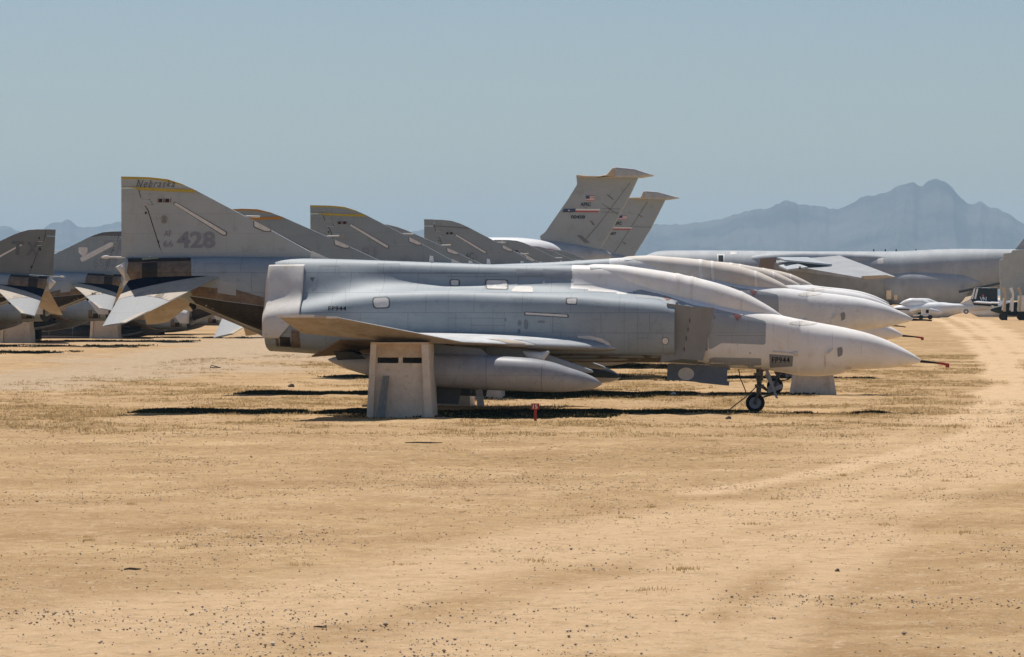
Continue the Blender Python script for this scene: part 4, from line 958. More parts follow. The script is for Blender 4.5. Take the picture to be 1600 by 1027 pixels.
# ================================================================== CARGO JETS
def solid(name, pts, Y, th, m, parent, off, bevel=0):
    mb = MB(); mb.prism([L(a, b_, Y) for a, b_ in pts], (0, th, 0)); o = mb.build(name, m, parent, off)
    if bevel: bv = o.modifiers.new('b', 'BEVEL'); bv.width = bevel; bv.segments = 2; bv.limit_method = 'ANGLE'; bv.angle_limit = R(30)
    return o
def loft(name, ax, Yc, m, parent, off, wf=1.0, n=36, steps=70, nexp=2.0):
    ft = pchip([a[0] for a in ax], [a[1] for a in ax]); fb = pchip([a[0] for a in ax], [a[2] for a in ax]); V = []
    for u in np.linspace(ax[0][0], ax[-1][0], steps):
        T = L(u, ft(u), Yc); B = L(u, fb(u), Yc); r = (T.z - B.z) / 2; c = (T.z + B.z) / 2
        for k in range(n):
            ph = 2 * math.pi * k / n; s_, c_ = math.sin(ph), math.cos(ph)
            V.append((T.x, Yc + r * wf * math.copysign(abs(s_) ** (2 / nexp), s_), c + r * math.copysign(abs(c_) ** (2 / nexp), c_)))
    fs = [(j * n + k, j * n + (k + 1) % n, (j + 1) * n + (k + 1) % n, (j + 1) * n + k) for j in range(steps - 1) for k in range(n)] + [list(range(n)), list(range((steps - 1) * n, steps * n))]
    return fixn(mobj(name, V, fs, m, parent, off, True, sharp=60))
def dpoly(name, polys, Y, m, parent, off):
    mb = MB()
    for poly in polys: mb.add([L(a, b_, Y) for a, b_ in poly], [list(range(len(poly)))])
    return mobj(name, mb.v, mb.f, m, parent, off)
def flag(par, off, Y, u0, v0, u1, v1):
    sk = (u1 - u0) * .0
    n = 7; mb = MB(); 
    for k in range(n):
        a = v0 + (v1 - v0) * k / n; c = v0 + (v1 - v0) * (k + 1) / n
        mb.add([L(u0, a, Y), L(u1, a, Y), L(u1, c, Y), L(u0, c, Y)], [(0, 1, 2, 3)], 0 if k % 2 == 0 else 1)
    mb.add([L(u0, v0, Y - .03), L(u0 + (u1 - u0) * .42, v0, Y - .03), L(u0 + (u1 - u0) * .42, v0 + (v1 - v0) * .55, Y - .03), L(u0, v0 + (v1 - v0) * .55, Y - .03)], [(0, 1, 2, 3)], 2)
    mobj('flag_marking', mb.v, mb.f, [M_LRED, M_SIGNW, M_NAVY], par, off, False, mb.m)
def cargo_tail(Y, fin, fus, bullet, lab, texts, band, flagb, dirt):
    off = Vector((L(fus[0][0], 450, Y).x, Y, gz(Y))); r = empty('cargo_jet', off); tag(r, lab, 'cargo jet', 'big cargo jets standing far behind')
    f = solid('tail_fin', fin, Y - .5, 1.0, M_C5, r, off, .15)
    loft('fuselage', fus, Y, M_C5F, r, off, 1.0)
    mb = MB(); tn = [(L(a, b_, Y - .5)) for a, b_ in bullet[0]]
    mb.prism([L(a, b_, Y - 1.5) for a, b_ in bullet[0]], (0, 3.0, 0)); o = mb.build('tailplane_fairing', M_LEAD, r, off); bv = o.modifiers.new('b', 'BEVEL'); bv.width = .3; bv.segments = 3
    mb = MB(); mb.prism([L(a, b_, Y - 2.2) for a, b_ in bullet[1]], (0, 4.4, 0)); o = mb.build('tailplane_stub', M_C5F, r, off); bv = o.modifiers.new('b', 'BEVEL'); bv.width = .25; bv.segments = 2
    for s_, box in texts: text_decal('tail_marking', s_, box, lambda a, b_: L(a, b_, Y - .56), M_INK, f, off, bold=.03)
    for pl, m in band: dpoly('tail_band', [pl], Y - .56, m, f, off)
    flag(f, off, Y - .56, *flagb)
    mb = MB()
    for d in dirt:
        mb.add([L(a, b_, Y - .54) for a, b_ in d], [list(range(len(d)))])
    mobj('dirt_streak', mb.v, mb.f, mat('dirt_dark', (.155, .15, .145), .7, (.2, .19, .185), 1, 1), f, off)
    return r
def ln(a, b_, c, d, w_=.7):
    return [(a - w_, b_), (a + w_, b_), (c + w_, d), (c - w_, d)]
cargo_tail(384, [(843, 369), (852, 362), (863.5, 345), (887, 311.6), (901.6, 288), (900, 273), (928, 276.5), (948, 273), (958, 262), (998, 276), (983.4, 307), (954, 363), (937, 390), (925, 400), (850, 392)],
    [(955, 397, 402), (952, 394, 405), (937, 389, 412), (900, 382, 430), (860, 377, 448), (800, 375, 458), (560, 375, 462), (480, 380, 462)],
    [[(901, 272.5), (928, 276), (948, 272.5), (957, 262), (963, 261.5), (963, 277.5), (940, 277.5), (903, 277)], [(960, 260.5), (990, 263.5), (1021.5, 273.5), (1000, 277), (961, 277.5)]],
    'nearer grey cargo jet tail with AFRC, a flag and 00458 on the fin', [('AFRC', (907, 316.5, 923.5, 322.5)), ('00458', (892, 336.5, 914, 342))],
    [([(881, 326.3), (900, 326.3), (898, 331.8), (878.5, 331.8)], M_NAVY), ([(900, 326.3), (938, 326.6), (936.5, 329.2), (899, 329)], M_SIGNW), ([(899, 329), (936.5, 329.2), (934, 332), (898, 331.8)], M_LRED)], (915.5, 306, 929, 314),
    [ln(985, 285, 936, 350, .6), ln(936, 350, 912, 378, .9), ln(923, 345, 928, 352, 2), ln(949, 304, 958, 312, 1.5), ln(905, 368, 918, 380, 4), [(940, 326), (968, 326.3), (968, 327), (940, 326.8)], [(940, 331), (966, 332), (966, 332.7), (940, 331.7)], ln(940, 318, 965, 335, 1)])
cargo_tail(470, [(905, 402), (925, 400), (952, 355), (975, 318), (983, 309), (1001, 308.7), (1005, 299), (1040, 311.5), (1017, 357), (989, 402), (980, 410)],
    [(1003, 404, 408), (990, 401, 412), (960, 396, 425), (900, 392, 448), (800, 388, 456), (560, 388, 456)],
    [[(983, 308.5), (1001, 308.3), (1005.5, 299), (1010, 299), (1010, 311), (985, 310.5)], [(1007, 298), (1027, 299.5), (1061.5, 309), (1040, 312), (1008, 311)]],
    'farther grey cargo jet tail with AFRC and 8307, partly behind the other', [('AFRC', (959, 346.5, 971.5, 352)), ('8307', (949.5, 363, 963, 367.5))],
    [([(954.5, 355), (988, 355.3), (986.5, 357.3), (953.5, 357)], M_SIGNW), ([(953.5, 357), (986.5, 357.3), (984, 359.5), (953, 359.3)], M_LRED)], (967.5, 337, 979.5, 343.5),
    [ln(1012, 315, 960, 395, .6), ln(997, 335, 1004, 340, 1.2), ln(973, 378, 978, 382, 1.5), [(990, 354), (1018, 355), (1018, 355.7), (990, 354.7)]])
tl = [o for o in bpy.data.objects if o.name == 'tail_band'][0]
c = (889, 329); st_ = [(c[0] + (1.6 if k % 2 == 0 else .7) * math.sin(math.pi * k / 5), c[1] - (1.6 if k % 2 == 0 else .7) * math.cos(math.pi * k / 5)) for k in range(10)]
mobj('band_star', [L(a, b_, 384 - .6) for a, b_ in st_], [list(range(10))], M_SIGNW, tl.parent, tl.parent.parent.location)
# white rounded aircraft in front of the tails
Y = 330; off = Vector((L(800, 450, Y).x, Y, gz(Y))); r = empty('transport_plane', off); tag(r, 'white topped rounded plane body in front of the tail marked 00458', 'plane')
loft('fuselage', [(878, 393, 398), (874, 388, 404), (860, 379.5, 418), (831, 373.5, 436), (802, 371.3, 448), (700, 371, 458), (560, 376, 458)], Y, M_TRW, r, off, 1.0)
dpoly('red_marking', [[(848, 389), (858, 388.5), (869, 391), (868, 393.5), (850, 392)]], Y - 7.0, M_LRED, r, off)

# big grey cargo jet on the right, facing left
Y = 484; Yf = Y; off = Vector((L(1300, 470, Y).x, Y, gz(Y))); r = empty('cargo_jet', off); tag(r, 'long grey cargo jet at the right with an open dark door and drooping wing', 'cargo jet', 'big cargo jets standing far behind')
fz_ = loft('fuselage', [(1001, 404, 440), (1005, 401.5, 446), (1012, 398, 452), (1025, 393.5, 460), (1045, 391.7, 467), (1100, 391.5, 473), (1300, 393, 476), (1400, 393, 476), (1440, 391, 474), (1500, 389, 466), (1560, 389.5, 452), (1620, 390, 440), (1700, 392, 428), (1790, 396, 412), (1800, 399, 407)], Y, M_C5F, r, off, .95, 48, 110, 2.2)
loft('gear_pod', [(1372, 436, 442), (1380, 429, 455), (1400, 424.5, 475), (1430, 423, 482), (1470, 425, 482), (1500, 428, 474), (1518, 433, 452), (1530, 440, 446)], Y - 3.0, M_C5F, r, off, .7)
loft('wing_root_fairing', [(1135, 411, 414), (1160, 403, 418), (1200, 396.5, 420), (1260, 394, 416), (1340, 396, 416), (1400, 402, 412)], Y - 2.2, M_C5F, r, off, 1.0)
Rr = [L(1195, 413, Y - 3), L(1312, 404.5, Y - 3), L(1399, 433.5, Y - 34), L(1346, 435.5, Y - 34)]
mb = MB(); mb.hexa([p + Vector((0, 0, -.5 if i < 2 else -.15)) for i, p in enumerate(Rr)], [p + Vector((0, 0, .5 if i < 2 else .12)) for i, p in enumerate(Rr)]); wg = mb.build('wing', mat('cargo_wing', (.36, .365, .365), .6, (.27, .275, .28), .35, .8, (.8, .8, .8)), r, off)
for P in ([L(1214, 402, Y - 6), L(1262, 402, Y - 6), L(1300, 413, Y - 16), L(1226, 406, Y - 16)], [L(1217, 415, Y - 14), L(1240, 410, Y - 14), L(1262, 417, Y - 20), L(1230, 421, Y - 20)]):
    mb = MB(); mb.prism(P, (0, 0, -.25)); mb.build('flap', M_C5F, wg, off)
mb = MB(); mb.prism([L(1188, 404, Y - 6), L(1213, 402, Y - 6), L(1212, 421, Y - 6), L(1185, 419, Y - 6)], (0, .4, 0)); mb.build('flap_bay', mat('flap_brown', (.26, .18, .12), .8), r, off)
mb = MB(); mb.prism([L(1345, 431.5, Y - 34.3), L(1385, 430, Y - 34.3), L(1400, 433.5, Y - 34.3), L(1352, 436.5, Y - 34.3)], (0, 1, 0)); mb.build('wing_tip', M_LEAD, wg, off)
for u in (1250, 1275, 1300, 1325): p = L(u, 415 + (u - 1250) * .24, Y - 18); mb = MB(); mb.box((p.x - .15, p.y - 2, p.z - .6), (p.x + .15, p.y + 2, p.z - .15)); mb.build('flap_track', M_C5, wg, off)
Yo = Y - 3.6
cz = lambda u, v: L(u, v, Y - 3.55)
fb_bvh = None
me_ = fz_.data; fb_bvh = BVHTree.FromPolygons([Vector(v.co) + off for v in me_.vertices], [list(p.vertices) for p in me_.polygons])
def cmap(u, v, lift=.05):
    d = ray(u, v).normalized(); h = fb_bvh.ray_cast(CAMP, d)
    return None if h[0] is None else tuple(h[0] - d * lift)
def cpatch(name, polys, m, lift=.05):
    mb = MB()
    for poly in polys:
        v, f = grid_poly(poly, 4); pv = [cmap(p[0], p[1], lift) for p in v]; f = [q for q in f if all(pv[i] is not None for i in q)]
        used = sorted({i for q in f for i in q}); ix = {k: i for i, k in enumerate(used)}; mb.add([pv[k] for k in used], [[ix[i] for i in q] for q in f])
    return fixn(mobj(name, mb.v, mb.f, m, fz_, off, True))
cpatch('cockpit_window', [[(1010, 406), (1018, 400), (1023, 399.5), (1023, 406.5)]], M_GLASS); cpatch('door_frame', [[(1120.5, 397), (1132, 397), (1132, 412), (1120.5, 412)]], M_SIGNW, .05); cpatch('open_door', [[(1122.5, 399), (1130, 399), (1130, 412), (1122.5, 412)]], M_DARK, .12)
cpatch('white_patch', [[(1141, 393.5), (1151, 393.2), (1151, 397.8), (1141, 398)], [(1371, 402), (1380.5, 402), (1380.5, 412), (1371, 412.5)], [(1281, 400), (1312, 401), (1311, 404.5), (1281, 403)]], M_PATCH)
cpatch('lower_white_patch', [[(1385, 454), (1392.5, 454), (1392.5, 468), (1385, 468)], [(1397, 461), (1402, 461), (1402, 469), (1397, 469)]], M_PATCH, 3.6)
cpatch('faded_roundel', [ell(1473, 441, 9, 6)], mat('roundel', (.20, .205, .21), .6, (.27, .27, .27), 1.2, 1), .5)
for u in (1365, 1383, 1400, 1431): p = L(u, 392.5, Y); mb = MB(); mb.box((p.x - .07, p.y - .1, p.z - .3), (p.x + .12, p.y + .1, p.z + .3)); mb.build('antenna', M_INK, r, off)
solid('tail_fin', [(1585, 391), (1600, 372), (1640, 322), (1700, 322), (1690, 392)], Y - .5, 1.0, M_C5, r, off)
# dark gear openings
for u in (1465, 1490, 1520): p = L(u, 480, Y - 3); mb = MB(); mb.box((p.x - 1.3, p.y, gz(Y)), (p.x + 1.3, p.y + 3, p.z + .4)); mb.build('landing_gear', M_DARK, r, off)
mb = MB(); p0 = L(1478, 459, Y - 8); mb.tube([L(1498, 456, Y - 6), L(1562, 442.5, Y - 6)], .22, 6); mb.build('cargo_boom', M_BLACK, r, off)

# ================================================================== TRAINERS
def trainer(Y, dx, lab, vn=False):
    off = Vector((L(1480, 480, Y).x + dx, Y, gz(Y))); r = empty('trainer_jet', off); tag(r, lab, 'trainer jet', 'small trainer jets near the cargo jet')
    o0 = off - Vector((dx, 0, 0))
    loft('fuselage', [(1385, 486, 489), (1395, 480, 494), (1410, 476, 498), (1432, 473, 500), (1460, 472.5, 499), (1480, 474.5, 492), (1500, 475, 488), (1530, 476.5, 485.5), (1552, 478, 484)], Y, M_TRW, r, o0, .9)
    loft('canopy', [(1402, 478, 482), (1412, 470, 484), (1425, 466, 486), (1438, 466.5, 486), (1452, 471.5, 486), (1470, 476, 484)], Y, M_TRW, r, o0, .8)
    f = solid('tail_fin', [(1495, 476.5), (1516, 467), (1521, 456), (1524, 449.5), (1547, 450), (1548, 482), (1525, 482)], Y - .12, .24, M_TRW, r, o0, .03)
    dpoly('dark_fin_panel', [[(1524.2, 449.8), (1547, 450.2), (1548, 481.5), (1524, 481.5), (1517, 467.5), (1521, 456)]], Y - .16, M_TRB, f, o0)
    [dpoly('white_band', [[(q_, 451), (q_ + 2.6, 451), (q_ - 1.2, 468), (q_ - 4, 466.5)]], Y - .18, M_SIGNW, f, o0) for q_ in (1521.5, 1526)]
    if vn: text_decal('tail_marking', 'VN', (1531, 464, 1541.5, 471.5), lambda a, b_: L(a, b_, Y - .2), M_SIGNW, f, o0, bold=.03)
    if vn:
        dpoly('red_crest', [ell(1536, 462, 1.8, 2)], Y - .19, M_LRED, f, o0)
        fu = Y - 1.0; c = (1509.5, 487)
        star = [(c[0] + (3.4 if k % 2 == 0 else 1.4) * math.sin(math.pi * k / 5), c[1] - (3.2 if k % 2 == 0 else 1.3) * math.cos(math.pi * k / 5)) for k in range(10)]
        dpoly('insignia_bar', [[(1502, 485), (1517, 485), (1517, 489), (1502, 489)]], fu, M_SIGNW, r, o0); dpoly('insignia_disc', [ell(c[0], c[1], 4, 3.8)], fu - .03, M_NAVY, r, o0); dpoly('insignia_star', [star], fu - .06, M_SIGNW, r, o0)
    if vn: loft('engine_pod', [(1422, 486, 489), (1432, 483, 491.5), (1450, 481.5, 492), (1463, 484, 491), (1472, 487, 489)], Y - 1.6, M_TRW, r, o0, .7)
    A_ = [L(1521, 473.5, Y - 1.9), L(1550, 475.3, Y - 1.9), L(1549, 473, Y), L(1530, 471.5, Y)]; mb = MB(); mb.prism(A_, (0, 0, .12)); A2 = [Vector((p.x, 2 * Y - p.y, p.z)) for p in A_]; mb.prism(A2, (0, 0, .12)); mb.build('tailplane', M_TRW, r, o0)
    for sg_ in (-1, 1):
        mb = MB(); q_ = [L(1420, 487, Y) + Vector((0, sg_ * .6, 0)), L(1450, 486, Y) + Vector((0, sg_ * .6, 0)), L(1452, 484, Y) + Vector((0, sg_ * 5.1, 0)), L(1432, 484.5, Y) + Vector((0, sg_ * 5.1, 0))]; mb.prism(q_, (0, 0, .22)); mb.build('wing', M_TRW, r, o0)
        mb = MB(); c = L(1437, 490, Y); mb.tube([(c.x, Y + sg_ * 1.9, c.z), (c.x, Y + sg_ * 1.9, off.z)], .14, 8); mb.tube([(c.x, Y + sg_ * 1.9 - .15, off.z + .3), (c.x, Y + sg_ * 1.9 + .15, off.z + .3)], .32, 14); mb.build('main_gear', M_BLACK, r, o0)
    mb = MB(); c = L(1402, 490, Y); mb.tube([(c.x, Y, c.z), (c.x, Y, off.z)], .12, 8); mb.tube([(c.x, Y - .1, off.z + .25), (c.x, Y + .1, off.z + .25)], .26, 14); mb.build('nose_gear', M_BLACK, r, o0)
    return r
trainer(300, 0, 'white trainer jet with a dark VN tail and a star emblem', True)
trainer(318, .8, 'white trainer jet directly behind the one with the VN tail')
trainer(336, 9.5, 'dark tailed trainer jet right of the VN one, near the photo edge')
# equipment cart below the trainer
Y = 262; p = L(1445, 490, Y); g = gz(Y); r = empty('equipment_cart', (p.x, Y, g)); tag(r, 'low dark equipment cart with small white body in front of the trainer jet', 'cart')
s_ = 262 + DIST; k = s_ / F
mb = MB(); mb.box((-18 * k, -.8, .32), (8 * k, .8, .44)); mb.box((-5 * k, -.7, .44), (8 * k, .7, 1.0)); mb.build('body', M_TRW, r)
mb = MB(); mb.box((1.5 * k, -.72, .6), (6 * k, -.701, .92)); mb.build('opening', M_DARK, r)
for x in (-6 * k, 8 * k):
    mb = MB(); mb.tube([(x, -.8, .22), (x, .8, .22)], .22, 14); mb.build('wheel', M_BLACK, r)
# grey tail slab and white fins at the right edge
Y = 250; off = Vector((L(1600, 480, Y).x, Y, gz(Y))); r = empty('attack_jet', off); tag(r, 'tall grey jet tail at the right edge above white wing panels', 'jet')
solid('tail_fin', [(1562, 406), (1567, 405), (1568, 396), (1580, 395), (1582, 391), (1640, 388), (1660, 470), (1563, 470)], Y - .2, .4, M_FIN, r, off, .05)
loft('fuselage', [(1548, 483, 486), (1560, 478, 490), (1580, 473, 494), (1640, 468, 496), (1760, 470, 496), (1800, 478, 490)], Y, M_TRB, r, off, .8)
for u in (1568, 1580, 1592):
    mb = MB(); mb.prism([L(u - 3, 451, Y - 3), L(u + 2, 449, Y - 3), L(u + 4.5, 459, Y - 3), L(u + 3.5, 487, Y - 3), L(u - .5, 487, Y - 3), L(u + 1.5, 460, Y - 3)], (0, .25, 0)); mb.build('upright_panel', M_LEAD if u != 1580 else M_TRW, r, off)
    mb = MB(); mb.prism([L(u - 1, 466, Y - 2.6), L(u + 4, 466, Y - 2.6), L(u + 1, 485, Y - 2.6), L(u - 3, 485, Y - 2.6)], (0, .1, 0)); mb.build('white_wing_edge', M_TRW, r, off)
mb = MB(); mb.prism([L(1590, 462, Y - 2), L(1660, 458, Y - 2), L(1660, 486, Y - 2), L(1590, 487, Y - 2)], (0, .3, 0)); mb.build('wing_panel', M_TRW, r, off)
for u in (1572, 1600): mb = MB(); c = L(u, 490, Y - 1); mb.tube([(c.x, c.y, c.z), (c.x, c.y, off.z)], .12, 8); mb.tube([(c.x - .3, c.y - .15, off.z + .35), (c.x - .3, c.y + .15, off.z + .35)], .36, 14); mb.build('landing_gear', M_BLACK, r, off)

# ================================================================== GROUND COVER
def scatter_grass():
    V = []; Fc = []; n = 0
    tries = 0; r = random.Random(5)
    while n < 24000 and tries < 200000:
        tries += 1
        y = r.uniform(-20, 60) if r.random() < .8 else r.uniform(-55, 5); x = r.uniform(-27, 8)
        g = float(grass_at(x, y))
        if y < -15 or r.random() > g * .95: continue
        z = ground_z(x, y); n += 1; big = r.random() < .12
        h = r.uniform(.025, .06) * (1.7 if big else 1); w_ = r.uniform(.04, .10) * (1.6 if big else 1)
        for _ in range(9 if big else 5):
            a = r.uniform(0, 6.283); bx, by = x + r.gauss(0, w_), y + r.gauss(0, w_); ln_ = r.uniform(.5, 1) * h
            tx, ty = math.cos(a) * ln_ * .6, math.sin(a) * ln_ * .6; q_ = len(V); ww = r.uniform(.006, .014)
            V += [(bx - ww, by, z - .01), (bx + ww, by, z - .01), (bx + tx, by + ty, z + ln_)]; Fc.append((q_, q_ + 1, q_ + 2))
    for _ in range(70):
        y = r.uniform(-52, -12); x = CAMP.x - .094 * (y + DIST) + r.uniform(-.16, .16) * (y + DIST); z = ground_z(x, y); w_ = r.uniform(.03, .13); h = r.uniform(.02, .05)
        for _ in range(int(30 + 160 * w_)):
            bx, by = x + r.gauss(0, w_), y + r.gauss(0, w_); q_ = len(V); V += [(bx - .006, by, z - .01), (bx + .006, by, z - .01), (bx + r.gauss(0, .012), by + r.gauss(0, .012), z + h * r.uniform(.3, 1))]; Fc.append((q_, q_ + 1, q_ + 2))
    return V, Fc
V, Fc = scatter_grass()
M_GR = mat('dry_grass_blades', (.60, .43, .22), .8, (.42, .30, .14), .9, 1, (.75, .76, .6))
def translucent(m, f=.5):
    t = m.node_tree; b = t.nodes['Principled BSDF']; tr = t.nodes.new('ShaderNodeBsdfTranslucent'); mx = t.nodes.new('ShaderNodeMixShader'); mx.inputs[0].default_value = f
    t.links.new(b.inputs['Base Color'].links[0].from_socket, tr.inputs[0]); t.links.new(b.outputs[0], mx.inputs[1]); t.links.new(tr.outputs[0], mx.inputs[2]); t.links.new(mx.outputs[0], t.nodes['Material Output'].inputs[0])
translucent(M_GR)
o = mobj('dry_grass', V, Fc, M_GR); tag(o, 'short dry yellow grass growing in strips under the parked jets', 'grass', kind='stuff')
WN = vnoise(*np.meshgrid(np.arange(400) * .55, np.arange(400) * .55, indexing='ij'), 2.4, 55) + .5
def scatter_shadow_fill_weeds():  # dark weeds added along the jets' shadow bands to blacken the shade
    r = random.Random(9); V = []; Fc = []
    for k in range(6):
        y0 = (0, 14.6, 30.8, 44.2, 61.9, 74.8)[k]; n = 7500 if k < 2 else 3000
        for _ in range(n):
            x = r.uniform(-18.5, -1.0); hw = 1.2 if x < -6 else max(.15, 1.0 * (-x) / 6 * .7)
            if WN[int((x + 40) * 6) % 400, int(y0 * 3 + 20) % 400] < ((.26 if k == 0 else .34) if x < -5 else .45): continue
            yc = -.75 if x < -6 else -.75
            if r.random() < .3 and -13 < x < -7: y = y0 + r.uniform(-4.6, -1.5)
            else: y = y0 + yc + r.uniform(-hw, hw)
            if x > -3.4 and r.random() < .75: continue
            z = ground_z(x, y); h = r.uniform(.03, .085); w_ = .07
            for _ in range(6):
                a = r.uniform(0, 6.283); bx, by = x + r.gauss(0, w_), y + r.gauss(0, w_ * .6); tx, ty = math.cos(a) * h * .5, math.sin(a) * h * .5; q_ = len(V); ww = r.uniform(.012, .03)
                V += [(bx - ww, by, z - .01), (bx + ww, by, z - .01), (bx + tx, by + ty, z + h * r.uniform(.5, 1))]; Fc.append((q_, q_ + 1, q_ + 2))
    for k in range(4):  # more dark weeds standing in for the left row's shadows
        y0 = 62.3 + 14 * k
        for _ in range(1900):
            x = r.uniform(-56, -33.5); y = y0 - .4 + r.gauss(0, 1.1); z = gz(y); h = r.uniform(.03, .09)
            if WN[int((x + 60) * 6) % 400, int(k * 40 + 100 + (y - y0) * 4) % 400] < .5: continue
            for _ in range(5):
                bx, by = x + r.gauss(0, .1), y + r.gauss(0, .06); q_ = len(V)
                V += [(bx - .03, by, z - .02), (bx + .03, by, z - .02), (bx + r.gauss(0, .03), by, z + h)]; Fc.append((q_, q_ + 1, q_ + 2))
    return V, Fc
V, Fc = scatter_shadow_fill_weeds()
o = mobj('low_weeds', V, Fc, mat('dark_weed_green', (.06, .068, .03), .85, (.03, .036, .018), 2, 1, spec=.1)); tag(o, 'low dark green weeds added to deepen the shadows under the parked jets', 'weeds', kind='stuff')
def pebbles(N_, seed):
    r = random.Random(seed); V = []; Fc = []; mi = []
    ico = [(0, 0, 1), (.89, 0, .45), (.28, .85, .45), (-.72, .53, .45), (-.72, -.53, .45), (.28, -.85, .45), (0, 0, -.6)]
    fi = [(0, 1, 2), (0, 2, 3), (0, 3, 4), (0, 4, 5), (0, 5, 1), (6, 2, 1), (6, 3, 2), (6, 4, 3), (6, 5, 4), (6, 1, 5)]
    g = np.random.default_rng(seed); yy = -64 + 62 * g.random(N_) ** 1.7; hw = .19 * (yy + DIST) + 1.5; xx = CAMP.x - .094 * (yy + DIST) + (g.random(N_) * 2 - 1) * hw
    cl = vnoise(xx, yy, 2.2, 77) + .5 * vnoise(xx, yy, .6, 78); keep = (g.random(N_) < .03 + np.maximum(cl - .10, 0) * 2.7) & ((yy < -45) | (g.random(N_) < .5))
    for x, y in zip(xx[keep].tolist(), yy[keep].tolist()):
        s = .0045 + .013 * r.random() ** 3 + (.014 if r.random() < .006 else 0); z = ground_z(x, y); a = r.uniform(0, 6.28); c_, s2 = math.cos(a), math.sin(a); q_ = len(V); e = r.uniform(.6, 1.4)
        for p in ico: px, py = p[0] * e * r.uniform(.8, 1.2), p[1]; V.append((x + s * (px * c_ - py * s2), y + s * (px * s2 + py * c_), z + s * .35 + s * .7 * p[2]))
        Fc += [tuple(i + q_ for i in f) for f in fi]; mi += [r.choice((0, 0, 1, 2))] * len(fi)
    return V, Fc, mi
V, Fc, mi = pebbles(90000, 3)
def clods(N_, seed, V, Fc, mi):
    g = np.random.default_rng(seed); yy = -62 + 72 * g.random(N_) ** 1.05; hw = .17 * (yy + DIST) + 1.5; xx = CAMP.x - .094 * (yy + DIST) + (g.random(N_) * 2 - 1) * hw
    cl = vnoise(xx, yy, 2.1, 87) + .7 * vnoise(xx, yy, .6, 88); keep = g.random(N_) < (.10 + np.maximum(cl - .05, 0) * 1.6) * np.clip((yy + 70) / 30, .25, 1)
    xx = xx[keep]; yy = yy[keep]; n = len(xx)
    xi = np.clip(np.searchsorted(XS, xx), 1, len(XS) - 1); yi = np.clip(np.searchsorted(YS, yy), 1, len(YS) - 1)
    tx = (xx - XS[xi-1]) / (XS[xi] - XS[xi-1]); ty = (yy - YS[yi-1]) / (YS[yi] - YS[yi-1])
    zz = (ZG[yi-1, xi-1] * (1-tx) + ZG[yi-1, xi] * tx) * (1-ty) + (ZG[yi, xi-1] * (1-tx) + ZG[yi, xi] * tx) * ty
    s = (.004 + .013 * g.random(n) ** 2.4) * (1 + (yy + 60) / 70); a = g.random(n) * 6.28; P = np.zeros((n, 5, 3))
    for k in range(4):
        P[:, k, 0] = xx + s * (.8 + .9 * g.random(n)) * np.cos(a + k * 1.57); P[:, k, 1] = yy + s * (.8 + .4 * g.random(n)) * np.sin(a + k * 1.57); P[:, k, 2] = zz - .004
    P[:, 4, 0] = xx + (g.random(n) - .5) * s * .8; P[:, 4, 1] = yy + (g.random(n) - .5) * s * .8; P[:, 4, 2] = zz + s * (.25 + .5 * g.random(n))
    q0 = len(V); V += [tuple(p) for p in P.reshape(-1, 3).tolist()]
    for i in range(n):
        q_ = q0 + i * 5; Fc += [(q_, q_ + 1, q_ + 4), (q_ + 1, q_ + 2, q_ + 4), (q_ + 2, q_ + 3, q_ + 4), (q_ + 3, q_, q_ + 4)]
    mi += np.repeat(g.choice([0, 3, 3, 4, 4, 4], n), 4).tolist()
clods(330000, 13, V, Fc, mi)
o = mobj('gravel', V, Fc, [mat('pebble_brown', (.22, .15, .10), .9), mat('pebble_grey', (.27, .21, .165), .9), mat('pebble_pale', (.66, .56, .45), .9), mat('earth_clod', (.34, .22, .115), .95), mat('sand_clod', (.50, .34, .185), .95)], None, None, False, mi); tag(o, 'loose gravel scattered over the sand', 'gravel', kind='stuff')

def debris(name, u, v, lab, cat, mk):
    p = G(u, v); p.z = ground_z(p.x, p.y); mb = MB(); m = mk(mb, p); tag(mb.build(name, m), lab, cat)
def stick(l, r0, ang):
    def f(mb, p):
        d = Vector((math.cos(ang), math.sin(ang), 0)) * l / 2
        mb.tube([p - d + Vector((0, 0, r0)), p - d * .3 + Vector((0, 0, r0 * 1.6)), p + d * .3 + Vector((.0, .03, r0)), p + d + Vector((0, 0, r0 * 1.2))], [r0 * .6, r0, r0, r0 * .5], 6); return mat('dark_stick', (.06, .045, .035), .9)
    return f
def rock(s, col=(.16, .12, .09)):
    def f(mb, p):
        n = 9; mb.tube([p + Vector((0, 0, -.02)), p + Vector((0, 0, s * .3)), p + Vector((s * .2, 0, s * .7)), p + Vector((0, .02, s * .9))], [s * .9, s, s * .7, s * .2], n); return mat('rock_%d' % int(col[0] * 100), col, .9, bump=.5)
    return f
debris('stick', 207, 894, 'short dark stick on the sand at the lower left', 'stick', stick(.17, .012, .1))
debris('branch', 662, 693, 'flat dark branch on the sand in front of the plywood stand', 'branch', stick(.7, .013, .05))
debris('stick', 500, 984, 'tiny dark twig at the bottom of the photo', 'stick', stick(.12, .008, -.3))
debris('rock', 1308, 893, 'small brown stone on bare sand at the lower right', 'rock', rock(.025))
debris('rock', 1138, 655, 'dark stone between the red marker and the nose wheel', 'rock', rock(.07))
debris('rock', 455, 609, 'brown stone on the sand left of the stand', 'rock', rock(.10))
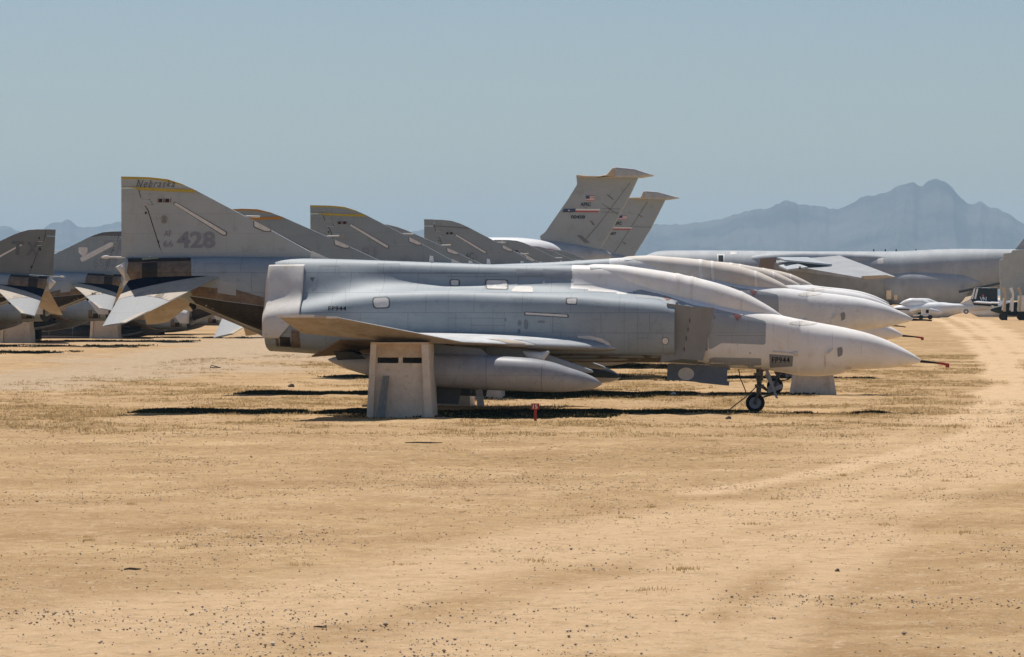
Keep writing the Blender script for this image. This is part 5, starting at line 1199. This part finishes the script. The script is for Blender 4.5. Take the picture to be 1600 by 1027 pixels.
debris('metal_scrap', 1052, 620, 'small white scrap on the sand under the blue grey door', 'scrap', rock(.09, (.7, .7, .68)))
debris('sheet_scrap', 248, 599, 'flat yellow scrap on the gravel road at left', 'scrap', lambda mb, p: (mb.tube([p + Vector((0, 0, .0)), p + Vector((0, 0, .05))], [.18, .13], 7), mat('yellow_scrap', (.62, .52, .22), .8))[1])
debris('wire', 335, 584, 'bent dark wire loop lying on the gravel road', 'wire', lambda mb, p: (mb.tube([p + Vector((-.16, 0, .03)), p + Vector((-.1, 0, .1)), p + Vector((.1, 0, .05)), p + Vector((.2, .1, .02)), p + Vector((.0, .15, .03)), p + Vector((-.15, .05, .02))], .015, 6), M_CABLE)[1])
for (u, v, s_, lab) in ((474, 565, .22, 'small green weed on the sand left of the stand'), (488, 560, .12, 'tiny green weed beside the larger weed left of the stand')):
    p = G(u, v); z = ground_z(p.x, p.y); V = []; Fc = []; r_l = random.Random(int(u))
    for _ in range(160):
        a = r_l.uniform(0, 6.28); d = r_l.random() ** .5 * s_; x, y = p.x + math.cos(a) * d * 1.5, p.y + math.sin(a) * d; h = s_ * .55 * (1 - d / s_ * .6) * r_l.uniform(.4, 1); q_ = len(V)
        V += [(x - .02, y, z), (x + .02, y, z), (x + r_l.gauss(0, .04), y + r_l.gauss(0, .04), z + h)]; Fc.append((q_, q_ + 1, q_ + 2))
    tag(mobj('weed', V, Fc, mat('weed_green', (.12, .16, .05), .8)), lab, 'weed')

# ================================================================== HAZE
mb = MB(); mb.box((-14500, -14500, -2.0), (14500, 14500, 335)); hz = mb.build('haze', [])
hm = bpy.data.materials.new('air'); hm.use_nodes = True; t = hm.node_tree; t.nodes.remove(t.nodes['Principled BSDF'])
pv = t.nodes.new('ShaderNodeVolumePrincipled'); pv.inputs['Density'].default_value = 0.86e-4; pv.inputs['Color'].default_value = (.46, .72, 1.0, 1); pv.inputs['Anisotropy'].default_value = 0.0
t.links.new(pv.outputs[0], t.nodes['Material Output'].inputs['Volume']); hz.data.materials.append(hm)
tag(hz, 'thin bluish air between the jets and the mountains', 'haze', kind='stuff')
